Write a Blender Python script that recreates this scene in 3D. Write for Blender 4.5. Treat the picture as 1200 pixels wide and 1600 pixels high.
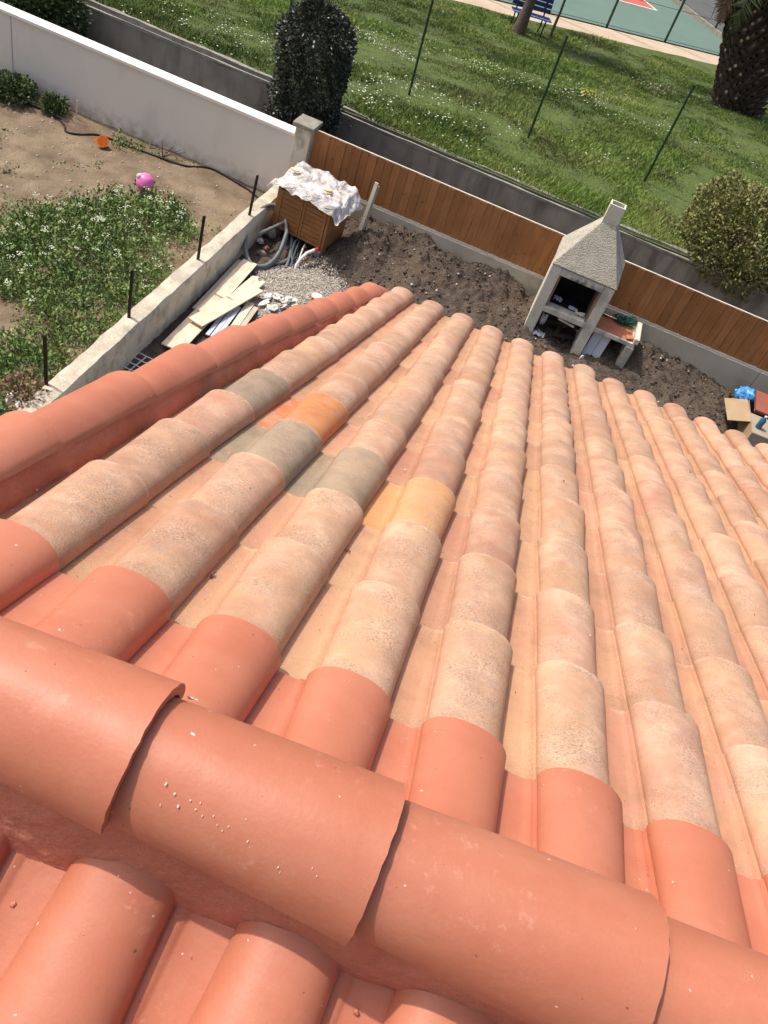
import bpy, math, random
import numpy as np
from mathutils import Vector, Matrix

# ------------------------------------------------------------------ camera, sky, sun
for o in list(bpy.data.objects):
    bpy.data.objects.remove(o)
scene = bpy.context.scene
COL = scene.collection
R = math.radians
FW = Vector((-0.02794315, 0.71608026, -0.69745842))
RT = Vector((0.91566166, 0.29821991, 0.26949696))
UP = Vector((-0.40097744, 0.63110534, 0.66402044))
CAM = Vector((0, 0, 5.8))
cd = bpy.data.cameras.new('camera')
cam = bpy.data.objects.new('camera', cd)
COL.objects.link(cam)
cam.matrix_world = Matrix(((RT.x, UP.x, -FW.x, CAM.x), (RT.y, UP.y, -FW.y, CAM.y), (RT.z, UP.z, -FW.z, CAM.z), (0, 0, 0, 1)))
cd.sensor_fit = 'VERTICAL'
cd.sensor_height = 36
cd.lens = 36 * 1281.3 / 1600
cd.clip_start = 0.05
cd.clip_end = 1500
scene.camera = cam

SUN = Vector((-0.50, 0.05, 0.86)).normalized()
world = bpy.data.worlds.new("World")
scene.world = world
world.use_nodes = True
wn = world.node_tree
sky = wn.nodes.new('ShaderNodeTexSky')
sky.sky_type = 'NISHITA'
sky.sun_disc = False
sky.sun_elevation = math.asin(SUN.z)
sky.sun_rotation = math.atan2(SUN.x, SUN.y)
sky.air_density = 0.9
sky.dust_density = 5.0
sky.ozone_density = 0.5
wn.links.new(sky.outputs[0], wn.nodes['Background'].inputs[0])
wn.nodes['Background'].inputs[1].default_value = 0.15
sd = bpy.data.lights.new('sun', 'SUN')
sd.energy = 2.85
sd.angle = R(1.0)
sd.color = (1.0, 0.945, 0.86)
sun = bpy.data.objects.new('sun', sd)
COL.objects.link(sun)
sun.rotation_euler = SUN.to_track_quat('Z', 'Y').to_euler()
sun.location = (0, 0, 30)
scene.view_settings.view_transform = 'Standard'
scene.view_settings.look = 'None'
scene.view_settings.exposure = 0.2
scene.view_settings.gamma = 1.0

rng = np.random.default_rng(7)
rnd = random.Random(11)

# ------------------------------------------------------------------ materials
def mat(name, cols, scale=5.0, rough=0.8, bump=0.0, bscale=40.0, fine=0.0, fscale=200.0, spec=0.3, detail=5.0,
        coords='pos', stretch=(1, 1, 1), tint=0.0, bdist=0.01, trans=0.0, metal=0.0, extra=None, coat=0.0):
    """noise -> ramp of cols -> base; fine = strength of a fine dark/light grain; tint = strength of the per-face tint attribute"""
    m = bpy.data.materials.new(name)
    m.use_nodes = True
    nt = m.node_tree; N = nt.nodes; L = nt.links
    bs = N['Principled BSDF']
    bs.inputs['Roughness'].default_value = rough
    bs.inputs['Specular IOR Level'].default_value = spec
    bs.inputs['Metallic'].default_value = metal
    if trans:
        bs.inputs['Transmission Weight'].default_value = trans
    if coords == 'pos':
        g = N.new('ShaderNodeNewGeometry'); src = g.outputs['Position']
    else:
        g = N.new('ShaderNodeTexCoord'); src = g.outputs['Object']
    mp = N.new('ShaderNodeMapping'); mp.inputs['Scale'].default_value = stretch
    L.new(src, mp.inputs[0]); vec = mp.outputs[0]
    n = N.new('ShaderNodeTexNoise'); n.inputs['Scale'].default_value = scale; n.inputs['Detail'].default_value = detail
    L.new(vec, n.inputs['Vector'])
    cr = N.new('ShaderNodeValToRGB'); els = cr.color_ramp.elements
    k = len(cols)
    while len(els) < max(k, 2): els.new(0.5)
    for i in range(len(els)):
        c = cols[min(i, k - 1)]
        els[i].position = 0.3 + 0.4 * i / max(1, len(els) - 1)
        els[i].color = (c[0], c[1], c[2], 1)
    L.new(n.outputs['Fac'], cr.inputs['Fac'])
    col = cr.outputs['Color']
    if fine:
        f = N.new('ShaderNodeTexNoise'); f.inputs['Scale'].default_value = fscale; f.inputs['Detail'].default_value = 3
        L.new(vec, f.inputs['Vector'])
        mr = N.new('ShaderNodeMapRange'); mr.inputs['From Min'].default_value = 0.3; mr.inputs['From Max'].default_value = 0.7
        mr.inputs['To Min'].default_value = 1 - fine; mr.inputs['To Max'].default_value = 1 + fine
        L.new(f.outputs['Fac'], mr.inputs[0])
        col = mul(nt, col, mr.outputs[0])
    if tint:
        a = N.new('ShaderNodeAttribute'); a.attribute_name = 'tint'
        mr = N.new('ShaderNodeMapRange'); mr.inputs['To Min'].default_value = 1 - tint; mr.inputs['To Max'].default_value = 1 + tint
        L.new(a.outputs['Fac'], mr.inputs[0])
        col = mul(nt, col, mr.outputs[0])
    if extra:
        col = extra(nt, col, vec)
    L.new(col, bs.inputs['Base Color'])
    if bump:
        b = N.new('ShaderNodeBump'); b.inputs['Strength'].default_value = bump; b.inputs['Distance'].default_value = bdist
        bn = N.new('ShaderNodeTexNoise'); bn.inputs['Scale'].default_value = bscale; bn.inputs['Detail'].default_value = 6
        L.new(vec, bn.inputs['Vector']); L.new(bn.outputs['Fac'], b.inputs['Height']); L.new(b.outputs[0], bs.inputs['Normal'])
    return m

def mul(nt, col, fac):
    v = nt.nodes.new('ShaderNodeVectorMath'); v.operation = 'SCALE'
    nt.links.new(col, v.inputs[0]); nt.links.new(fac, v.inputs['Scale'])
    return v.outputs[0]

def mixc(nt, fac, a, b):
    x = nt.nodes.new('ShaderNodeMix'); x.data_type = 'RGBA'
    for s, v in ((x.inputs['Factor'], fac), (x.inputs[6], a), (x.inputs[7], b)):
        if hasattr(v, 'links'): nt.links.new(v, s)
        elif isinstance(v, (int, float)): s.default_value = v
        else: s.default_value = (v[0], v[1], v[2], 1)
    return x.outputs[2]

def nz(nt, vec, scale, lo, hi, detail=4, tmin=0.0, tmax=1.0, stretch=None, rough=0.5):
    if stretch:
        mp = nt.nodes.new('ShaderNodeMapping'); mp.inputs['Scale'].default_value = stretch
        nt.links.new(vec, mp.inputs[0]); vec = mp.outputs[0]
    n = nt.nodes.new('ShaderNodeTexNoise'); n.inputs['Scale'].default_value = scale; n.inputs['Detail'].default_value = detail
    n.inputs['Roughness'].default_value = rough
    nt.links.new(vec, n.inputs['Vector'])
    r = nt.nodes.new('ShaderNodeMapRange')
    r.inputs['From Min'].default_value = lo; r.inputs['From Max'].default_value = hi
    r.inputs['To Min'].default_value = tmin; r.inputs['To Max'].default_value = tmax
    nt.links.new(n.outputs['Fac'], r.inputs[0])
    return r.outputs[0]

def mth(nt, op, a, b=None):
    x = nt.nodes.new('ShaderNodeMath'); x.operation = op
    for s, v in ((x.inputs[0], a), (x.inputs[1], b)):
        if v is None: continue
        if hasattr(v, 'links'): nt.links.new(v, s)
        else: s.default_value = v
    return x.outputs[0]

def tile_material(name, base, cream, dark, wear):
    """clay tile: 'prof' attribute = (barrel height, along, across), 'rnd' = per-tile randoms"""
    m = bpy.data.materials.new(name); m.use_nodes = True
    nt = m.node_tree; N = nt.nodes; L = nt.links; bs = N['Principled BSDF']
    pos = N.new('ShaderNodeNewGeometry').outputs['Position']
    pr = N.new('ShaderNodeAttribute'); pr.attribute_name = 'prof'
    sp = N.new('ShaderNodeSeparateColor'); L.new(pr.outputs['Color'], sp.inputs[0])
    rn = N.new('ShaderNodeAttribute'); rn.attribute_name = 'rnd'
    sr = N.new('ShaderNodeSeparateColor'); L.new(rn.outputs['Color'], sr.inputs[0])
    off = N.new('ShaderNodeVectorMath'); off.operation = 'MULTIPLY_ADD'
    L.new(rn.outputs['Color'], off.inputs[0]); off.inputs[1].default_value = (3, 3, 3); L.new(pos, off.inputs[2])
    vec = off.outputs[0]
    ramp = N.new('ShaderNodeValToRGB')
    els = ramp.color_ramp.elements
    while len(els) < len(base): els.new(0.5)
    for i, c in enumerate(base):
        els[i].position = i / (len(base) - 1); els[i].color = (*c, 1)
    L.new(sr.outputs[0], ramp.inputs['Fac'])
    col = ramp.outputs['Color']
    # cream bloom on the barrels and in big soft patches
    bloom = nz(nt, vec, 6, 0.38, 0.62, 6, 0.0, 1, rough=0.6)
    hb = mth(nt, 'POWER', sp.outputs[0], 0.8)
    bl = mth(nt, 'MULTIPLY', mth(nt, 'MULTIPLY', bloom, hb), 0.88)
    creamv = mixc(nt, sr.outputs[2], cream, (cream[0] * 1.04, cream[1] * 1.08, cream[2] * 1.0)) if wear > 0.95 else cream
    col = mixc(nt, bl, col, creamv)
    # brownish / ochre patches
    pt = mth(nt, 'MULTIPLY', nz(nt, vec, 13, 0.46, 0.66, 7, rough=0.65), 0.6)
    col = mixc(nt, pt, col, dark)
    och = mth(nt, 'MULTIPLY', nz(nt, vec, 4.3, 0.46, 0.66, 3), 0.32)
    col = mixc(nt, och, col, (0.60, 0.38, 0.20))
    if wear:
        # scuffed lichen speckle, drawn out across the barrel
        patch = nz(nt, vec, 9, 0.40, 0.62, 3)
        spk = nz(nt, vec, 300, 0.50, 0.62, 5, stretch=(0.55, 1, 1), rough=0.7)
        k = mth(nt, 'MULTIPLY', mth(nt, 'MULTIPLY', patch, spk), mth(nt, 'MULTIPLY_ADD', hb, wear))
        k.node.inputs[2].default_value = 0.06
        col = mixc(nt, mth(nt, 'MULTIPLY', k, 0.85), col, (0.25, 0.17, 0.13))
        sm_ = mth(nt, 'MULTIPLY', mth(nt, 'MULTIPLY', nz(nt, vec, 45, 0.46, 0.62, 7, stretch=(0.5, 1, 1), rough=0.75), hb), 0.55)
        col = mixc(nt, sm_, col, (0.42, 0.28, 0.21))
        lt = mth(nt, 'MULTIPLY', mth(nt, 'MULTIPLY', nz(nt, vec, 330, 0.62, 0.70, 2), patch), 0.55)
        col = mixc(nt, lt, col, (0.80, 0.66, 0.52))
        dots = mth(nt, 'MULTIPLY', nz(nt, vec, 75, 0.755, 0.78, 2), 0.8)
        col = mixc(nt, dots, col, (0.09, 0.06, 0.045))
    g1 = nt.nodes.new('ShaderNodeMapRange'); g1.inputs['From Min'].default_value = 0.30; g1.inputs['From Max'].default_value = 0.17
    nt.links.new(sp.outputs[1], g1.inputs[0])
    end_brown = mth(nt, 'MULTIPLY', mth(nt, 'MULTIPLY', g1.outputs[0], nz(nt, vec, 30, 0.35, 0.6, 5)), 0.25)  # patchy browner band at the upper end of each tile's exposed length
    col = mixc(nt, end_brown, col, (0.33, 0.20, 0.13))
    g2 = nt.nodes.new('ShaderNodeMapRange'); g2.inputs['From Min'].default_value = 0.965; g2.inputs['From Max'].default_value = 0.995
    nt.links.new(sp.outputs[1], g2.inputs[0])
    col = mixc(nt, mth(nt, 'MULTIPLY', mth(nt, 'MULTIPLY', g2.outputs[0], nz(nt, vec, 40, 0.42, 0.6, 4)), 0.3), col, (0.74, 0.58, 0.44))
    if name.startswith('bright'):
        col = mixc(nt, mth(nt, 'LESS_THAN', sp.outputs[2], 0.02), col, mixc(nt, nz(nt, vec, 14, 0.46, 0.56, 4), (0.54, 0.28, 0.165), (0.60, 0.20, 0.09)))
    br = mth(nt, 'MULTIPLY_ADD', sr.outputs[1], 0.18); br.node.inputs[2].default_value = 0.88
    col = mul(nt, col, br)
    fine = nz(nt, vec, 600, 0.3, 0.7, 2, 0.93, 1.07)
    col = mul(nt, col, fine)
    L.new(col, bs.inputs['Base Color'])
    bs.inputs['Roughness'].default_value = 0.72
    bs.inputs['Specular IOR Level'].default_value = 0.25
    b = N.new('ShaderNodeBump'); b.inputs['Strength'].default_value = 0.7; b.inputs['Distance'].default_value = 0.002
    bn = N.new('ShaderNodeTexNoise'); bn.inputs['Scale'].default_value = 220; bn.inputs['Detail'].default_value = 5
    L.new(vec, bn.inputs['Vector']); L.new(bn.outputs['Fac'], b.inputs['Height'])
    b2 = N.new('ShaderNodeBump'); b2.inputs['Strength'].default_value = 0.4; b2.inputs['Distance'].default_value = 0.0025
    bn2 = N.new('ShaderNodeTexNoise'); bn2.inputs['Scale'].default_value = 22; bn2.inputs['Detail'].default_value = 3
    L.new(vec, bn2.inputs['Vector']); L.new(bn2.outputs['Fac'], b2.inputs['Height']); L.new(b.outputs[0], b2.inputs['Normal'])
    L.new(b2.outputs[0], bs.inputs['Normal'])
    return m

def paint_material(name, c0, c1, rough=0.5, lumps=0.5):
    m = bpy.data.materials.new(name); m.use_nodes = True
    nt = m.node_tree; N = nt.nodes; L = nt.links; bs = N['Principled BSDF']
    vec = N.new('ShaderNodeNewGeometry').outputs['Position']
    f = nz(nt, vec, 6, 0.3, 0.7, 4)
    col = mixc(nt, f, c0, c1)
    # thin chalky scuffs and the odd dark fleck
    col = mixc(nt, mth(nt, 'MULTIPLY', nz(nt, vec, 26, 0.5, 0.75, 6, rough=0.7), 0.30), col, (0.43, 0.12, 0.07))
    col = mixc(nt, mth(nt, 'MULTIPLY', nz(nt, vec, 210, 0.60, 0.72, 4), 0.22), col, (0.36, 0.11, 0.07))
    oi = N.new('ShaderNodeObjectInfo')
    col = mul(nt, col, mth(nt, 'MULTIPLY_ADD', oi.outputs['Random'], 0.12)); col.node.inputs['Scale'].links[0].from_node.inputs[2].default_value = 0.94
    col = mixc(nt, mth(nt, 'MULTIPLY', nz(nt, vec, 3.2, 0.45, 0.7, 7, rough=0.7, stretch=(1, 2.2, 1)), 0.22), col, (0.62, 0.30, 0.20))
    sc = mth(nt, 'MULTIPLY', mth(nt, 'MULTIPLY', nz(nt, vec, 60, 0.56, 0.70, 7, rough=0.75), nz(nt, vec, 5, 0.50, 0.62, 2)), 0.30)
    col = mixc(nt, sc, col, (0.72, 0.42, 0.32))
    dk = mth(nt, 'MULTIPLY', nz(nt, vec, 70, 0.765, 0.775, 2), 0.75)
    col = mixc(nt, dk, col, (0.12, 0.05, 0.035))
    wt = mth(nt, 'MULTIPLY', nz(nt, vec, 95, 0.79, 0.80, 1), 0.7)
    col = mixc(nt, wt, col, (0.75, 0.66, 0.6))
    col = mul(nt, col, nz(nt, vec, 420, 0.3, 0.7, 2, 0.97, 1.03))
    L.new(col, bs.inputs['Base Color'])
    L.new(nz(nt, vec, 14, 0.3, 0.7, 4, rough - 0.06, rough + 0.10), bs.inputs['Roughness'])
    bs.inputs['Specular IOR Level'].default_value = 0.42
    b = N.new('ShaderNodeBump'); b.inputs['Strength'].default_value = 0.3; b.inputs['Distance'].default_value = 0.0012 * lumps * 2
    bn = N.new('ShaderNodeTexNoise'); bn.inputs['Scale'].default_value = 170; bn.inputs['Detail'].default_value = 8
    L.new(vec, bn.inputs['Vector']); L.new(bn.outputs['Fac'], b.inputs['Height'])
    b2 = N.new('ShaderNodeBump'); b2.inputs['Strength'].default_value = 0.35; b2.inputs['Distance'].default_value = 0.004 * lumps * 2
    bn2 = N.new('ShaderNodeTexNoise'); bn2.inputs['Scale'].default_value = 14; bn2.inputs['Detail'].default_value = 3
    L.new(vec, bn2.inputs['Vector']); L.new(bn2.outputs['Fac'], b2.inputs['Height']); L.new(b.outputs[0], b2.inputs['Normal'])
    L.new(b2.outputs[0], bs.inputs['Normal'])
    return m

M = {}
CLAY = [(0.50, 0.235, 0.150), (0.52, 0.275, 0.165), (0.49, 0.25, 0.155), (0.52, 0.295, 0.172), (0.47, 0.225, 0.145)]
M['clay'] = tile_material('weathered_clay', CLAY, (0.65, 0.415, 0.300), (0.38, 0.20, 0.115), 1.0)
M['clay_grey'] = tile_material('grey_brown_clay', [(0.285, 0.215, 0.145), (0.32, 0.24, 0.16)], (0.37, 0.285, 0.20), (0.20, 0.15, 0.10), 0.9)
M['clay_orange'] = tile_material('bright_orange_clay', [(0.62, 0.22, 0.065), (0.62, 0.22, 0.065)], (0.64, 0.26, 0.09), (0.50, 0.14, 0.05), 0.15)
M['clay_peach'] = tile_material('peach_orange_clay', [(0.66, 0.31, 0.13), (0.66, 0.31, 0.13)], (0.70, 0.40, 0.20), (0.62, 0.27, 0.10), 0.25)
M['red'] = paint_material('red_roof_paint', (0.465, 0.150, 0.082), (0.52, 0.186, 0.108), 0.46)
M['red_mortar'] = mat('red_painted_mortar', [(0.50, 0.170, 0.100), (0.60, 0.225, 0.140)], scale=12, rough=0.8, bump=0.7, bscale=55, bdist=0.008, fine=0.10, fscale=260)
M['speck'] = mat('pale_paint_speck', [(0.72, 0.55, 0.44)], rough=0.7)
M['underlay'] = mat('roof_underlay', [(0.18, 0.13, 0.10)], rough=0.9)
M['render_wall'] = mat('cream_render', [(0.62, 0.55, 0.44), (0.68, 0.61, 0.50)], scale=2, rough=0.9, bump=0.3, bscale=120, bdist=0.004)
M['fascia'] = mat('brown_fascia', [(0.16, 0.08, 0.045)], rough=0.6)

def streaks(nt, col, vec):
    s = nz(nt, vec, 4, 0.46, 0.70, 6, stretch=(1.3, 1.3, 0.35))
    col = mixc(nt, mth(nt, 'MULTIPLY', s, 0.6), col, (0.07, 0.062, 0.045))
    s2 = nz(nt, vec, 3, 0.5, 0.7, 4)
    return mixc(nt, mth(nt, 'MULTIPLY', s2, 0.35), col, (0.30, 0.285, 0.24))
M['old_concrete'] = mat('stained_old_concrete', [(0.27, 0.25, 0.20), (0.40, 0.365, 0.295)], scale=2.5, rough=0.92, bump=0.5, bscale=60, fine=0.15, fscale=90, extra=streaks)
M['concrete_edge'] = mat('old_concrete_edge', [(0.34, 0.32, 0.27), (0.22, 0.205, 0.17)], scale=9, rough=0.95, bump=0.8, bscale=50, fine=0.2, fscale=60)
def stain(nt, col, vec):
    s = nz(nt, vec, 2.2, 0.52, 0.68, 6)
    col = mixc(nt, mth(nt, 'MULTIPLY', s, 0.65), col, (0.20, 0.185, 0.15))
    return mixc(nt, mth(nt, 'MULTIPLY', nz(nt, vec, 1.4, 0.5, 0.66, 4), 0.5), col, (0.50, 0.47, 0.39))
M['concrete'] = mat('light_grey_concrete', [(0.50, 0.45, 0.34), (0.60, 0.54, 0.41)], scale=3, rough=0.9, bump=0.3, bscale=80, fine=0.06, fscale=150, extra=stain)
def lowstain(nt, col, vec):
    s = nz(nt, vec, 7, 0.50, 0.66, 6, stretch=(1, 1, 0.6))
    col = mixc(nt, mth(nt, 'MULTIPLY', s, 0.55), col, (0.27, 0.23, 0.165))
    g = nt.nodes.new('ShaderNodeNewGeometry'); z = nt.nodes.new('ShaderNodeSeparateXYZ'); nt.links.new(g.outputs['Normal'], z.inputs[0])
    col = mixc(nt, mth(nt, 'MULTIPLY', mth(nt, 'GREATER_THAN', z.outputs[2], 0.6), nz(nt, vec, 5, 0.3, 0.62, 6, 0.2, 0.8)), col, (0.40, 0.35, 0.265))
    return mixc(nt, mth(nt, 'MULTIPLY', nz(nt, vec, 28, 0.58, 0.70, 5), 0.55), col, (0.80, 0.74, 0.63))
M['cream_concrete'] = mat('cream_block_wall', [(0.64, 0.57, 0.44), (0.74, 0.67, 0.53)], scale=3.5, rough=0.92, bump=0.6, bscale=45, bdist=0.012, fine=0.10, fscale=120, extra=lowstain)
def wallstain(nt, col, vec):
    col = mixc(nt, nz(nt, vec, 2.2, 0.52, 0.72, 6, 0, 0.35, stretch=(1, 1, 0.35)), col, (0.48, 0.44, 0.39))
    z = nt.nodes.new('ShaderNodeSeparateXYZ'); nt.links.new(vec, z.inputs[0])
    m = nt.nodes.new('ShaderNodeMapRange'); m.inputs['From Min'].default_value = 0.36; m.inputs['From Max'].default_value = 0.10
    nt.links.new(z.outputs[2], m.inputs[0])
    return mixc(nt, mth(nt, 'MULTIPLY', mth(nt, 'MULTIPLY', m.outputs[0], nz(nt, vec, 9, 0.38, 0.62, 6)), 0.7), col, (0.34, 0.27, 0.20))
M['white_render'] = mat('white_render', [(0.70, 0.65, 0.58), (0.74, 0.69, 0.62)], scale=1.1, rough=0.9, bump=0.25, bscale=160, bdist=0.004, fine=0.02, extra=wallstain)
M['coping'] = mat('pale_coping', [(0.86, 0.81, 0.73), (0.80, 0.74, 0.66)], scale=4, rough=0.85, bump=0.1)
M['joint'] = mat('grey_joint', [(0.35, 0.34, 0.32)], rough=0.9)

def planks(nt, col, vec):
    x = nt.nodes.new('ShaderNodeSeparateXYZ'); nt.links.new(vec, x.inputs[0])
    fr = mth(nt, 'FLOOR', mth(nt, 'DIVIDE', x.outputs[0], 0.117))
    wn_ = nt.nodes.new('ShaderNodeTexWhiteNoise'); wn_.noise_dimensions = '1D'; nt.links.new(fr, wn_.inputs['W'])
    r = nt.nodes.new('ShaderNodeMapRange'); r.inputs['To Min'].default_value = 0.87; r.inputs['To Max'].default_value = 1.12
    nt.links.new(wn_.outputs['Value'], r.inputs[0])
    col = mul(nt, col, r.outputs[0])
    g = nz(nt, vec, 18, 0.5, 0.75, 6, stretch=(3.0, 1, 0.12))
    col = mixc(nt, mth(nt, 'MULTIPLY', g, 0.45), col, (0.10, 0.035, 0.012))
    kn = nz(nt, vec, 20, 0.68, 0.74, 2, stretch=(1, 1, 0.8))
    return mixc(nt, mth(nt, 'MULTIPLY', kn, 0.7), col, (0.07, 0.025, 0.01))
M['fence_wood'] = mat('orange_brown_fence_wood', [(0.38, 0.155, 0.052), (0.46, 0.20, 0.07)], scale=4, rough=0.7, bump=0.3, bscale=60, stretch=(1, 1, 1), extra=planks)
def grain(nt, col, vec):
    g = nz(nt, vec, 9, 0.45, 0.7, 6, stretch=(0.35, 0.35, 6))
    return mixc(nt, mth(nt, 'MULTIPLY', g, 0.5), col, (0.17, 0.075, 0.025))
M['cab_wood'] = mat('varnished_wood', [(0.29, 0.130, 0.043), (0.35, 0.165, 0.06)], scale=5, rough=0.55, bump=0.2, bscale=50, extra=grain)
M['cab_dark'] = mat('dark_varnished_wood', [(0.24, 0.105, 0.035), (0.30, 0.135, 0.05)], scale=5, rough=0.6)
def ply(nt, col, vec):
    g = nz(nt, vec, 12, 0.5, 0.7, 5, stretch=(1.2, 0.5, 1))
    col = mixc(nt, mth(nt, 'MULTIPLY', g, 0.5), col, (0.46, 0.34, 0.21))
    return mixc(nt, mth(nt, 'MULTIPLY', nz(nt, vec, 30, 0.66, 0.74, 4), 0.5), col, (0.25, 0.17, 0.10))
M['plank'] = mat('pale_formwork_plank', [(0.72, 0.59, 0.42), (0.80, 0.69, 0.52)], scale=3.5, rough=0.85, bump=0.2, bscale=60, fine=0.05, extra=ply)
M['plank_grey'] = mat('greyed_plank', [(0.47, 0.42, 0.34), (0.56, 0.50, 0.41)], scale=5, rough=0.9, bump=0.3, extra=ply)
M['slat_blue'] = mat('pale_blue_slat', [(0.50, 0.54, 0.64), (0.60, 0.63, 0.70)], scale=5, rough=0.6)
M['white_wood'] = mat('whitewashed_wood', [(0.62, 0.57, 0.47), (0.70, 0.65, 0.55)], scale=8, rough=0.8, bump=0.2)

def soilspots(nt, col, vec):
    col = mixc(nt, nz(nt, vec, 140, 0.64, 0.70, 3, 0, 0.6), col, (0.30, 0.25, 0.19))
    return mixc(nt, nz(nt, vec, 1.3, 0.45, 0.7, 4, 0, 0.5), col, (0.17, 0.125, 0.085))
M['soil'] = mat('dark_dug_soil', [(0.070, 0.052, 0.040), (0.125, 0.097, 0.074)], scale=9, rough=0.97, bump=1.0, bscale=50, bdist=0.03, fine=0.3, fscale=120, extra=soilspots)
M['clod'] = mat('soil_clod', [(0.085, 0.060, 0.043), (0.15, 0.112, 0.082)], scale=20, rough=0.97, bump=0.6, bscale=120, tint=0.45)
def gsoil(nt, col, vec):
    col = mixc(nt, nz(nt, vec, 60, 0.68, 0.74, 3, 0, 0.8), col, (0.60, 0.52, 0.42))
    return mixc(nt, nz(nt, vec, 3, 0.45, 0.68, 6, 0, 0.75), col, (0.115, 0.078, 0.050))
M['garden_soil'] = mat('dry_garden_soil', [(0.17, 0.125, 0.080), (0.27, 0.205, 0.135)], scale=2.5, rough=0.95, bump=0.8, bscale=30, bdist=0.02, fine=0.18, fscale=80, extra=gsoil)
M['gravel'] = mat('pale_gravel_bed', [(0.30, 0.26, 0.21), (0.40, 0.36, 0.30)], scale=15, rough=0.95, bump=1.0, bscale=130, bdist=0.01, fine=0.35, fscale=160)
M['gravel_stone'] = mat('gravel_stone', [(0.40, 0.36, 0.31), (0.48, 0.44, 0.38)], scale=20, rough=0.9, tint=0.5)
M['sand'] = mat('sandy_path', [(0.46, 0.36, 0.25), (0.56, 0.45, 0.33)], scale=1.6, rough=0.95, bump=0.3, fine=0.10, fscale=30)
def patchy(nt, col, vec):
    col = mixc(nt, nz(nt, vec, 0.7, 0.42, 0.62, 5, 0, 0.7), col, (0.095, 0.135, 0.032))
    return mixc(nt, nz(nt, vec, 2.6, 0.5, 0.7, 5, 0, 0.7), col, (0.055, 0.06, 0.022))
M['turf'] = mat('turf_ground', [(0.065, 0.095, 0.022), (0.095, 0.13, 0.035)], scale=1.2, rough=0.95, bump=0.8, bscale=20, bdist=0.04, fine=0.3, fscale=40, extra=patchy)
M['blade'] = mat('grass_blade', [(0.100, 0.165, 0.028), (0.155, 0.218, 0.045), (0.215, 0.235, 0.072)], scale=0.8, rough=0.6, tint=0.5, extra=None)
M['weed'] = mat('weed_leaf', [(0.10, 0.17, 0.045), (0.16, 0.24, 0.068), (0.23, 0.28, 0.095)], scale=2.2, rough=0.6, tint=0.5)
M['petal'] = mat('white_petal', [(0.70, 0.72, 0.62)], rough=0.7, tint=0.2)
M['umbel'] = mat('cream_umbel', [(0.50, 0.54, 0.38)], rough=0.8, tint=0.3)
M['petal_yellow'] = mat('yellow_petal', [(0.65, 0.55, 0.05)], rough=0.7, tint=0.2)
M['dark_leaf'] = mat('glossy_dark_leaf', [(0.042, 0.050, 0.032), (0.095, 0.105, 0.072)], scale=4, rough=0.34, tint=0.6, spec=0.5)
M['bush_leaf'] = mat('olive_yellow_leaf', [(0.14, 0.17, 0.045), (0.24, 0.24, 0.08), (0.20, 0.165, 0.08)], scale=3.0, rough=0.55, tint=0.5)
M['tree_leaf'] = mat('tree_leaf', [(0.04, 0.065, 0.02), (0.075, 0.105, 0.035)], scale=3, rough=0.55, tint=0.5)
M['shrub_leaf'] = mat('shrub_leaf', [(0.04, 0.075, 0.022), (0.08, 0.12, 0.035)], scale=5, rough=0.55, tint=0.5)
M['dry_leaf'] = mat('dry_brown_leaf', [(0.16, 0.09, 0.055), (0.24, 0.15, 0.09)], scale=6, rough=0.8, tint=0.5)
M['bark'] = mat('grey_bark', [(0.10, 0.075, 0.05), (0.17, 0.135, 0.10)], scale=15, rough=0.95, bump=0.9, bscale=60, bdist=0.02)
M['palm_bark'] = mat('palm_bark', [(0.085, 0.058, 0.042), (0.15, 0.105, 0.075)], scale=8, rough=0.95, bump=0.7, tint=0.4)
M['palm_cut'] = mat('palm_cut_face', [(0.30, 0.22, 0.15)], rough=0.9, tint=0.5)
M['palm_leaf'] = mat('palm_leaf', [(0.05, 0.085, 0.025), (0.09, 0.12, 0.04)], scale=3, rough=0.5, tint=0.4)
M['palm_dead'] = mat('dead_palm_leaf', [(0.10, 0.060, 0.035), (0.17, 0.11, 0.065)], scale=3, rough=0.8, tint=0.4)
M['green_metal'] = mat('dark_green_metal', [(0.012, 0.045, 0.025)], rough=0.45, spec=0.5)
M['rust'] = mat('black_iron', [(0.018, 0.014, 0.012), (0.035, 0.022, 0.016)], scale=20, rough=0.6, metal=0.2)
M['court'] = mat('green_court_surface', [(0.115, 0.185, 0.150), (0.135, 0.205, 0.168)], scale=0.7, rough=0.85, fine=0.04)
M['court_red'] = mat('red_court_surface', [(0.44, 0.10, 0.075), (0.50, 0.13, 0.09)], scale=1, rough=0.85)
M['line'] = mat('court_line_paint', [(0.75, 0.74, 0.70)], rough=0.8)
M['asphalt'] = mat('grey_asphalt', [(0.085, 0.09, 0.085), (0.12, 0.125, 0.12)], scale=2, rough=0.9, fine=0.1)
M['bench_blue'] = mat('blue_painted_slat', [(0.010, 0.020, 0.10)], rough=0.4, spec=0.5)
M['bench_light'] = mat('light_blue_slat', [(0.10, 0.24, 0.62)], rough=0.4, spec=0.5)
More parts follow.
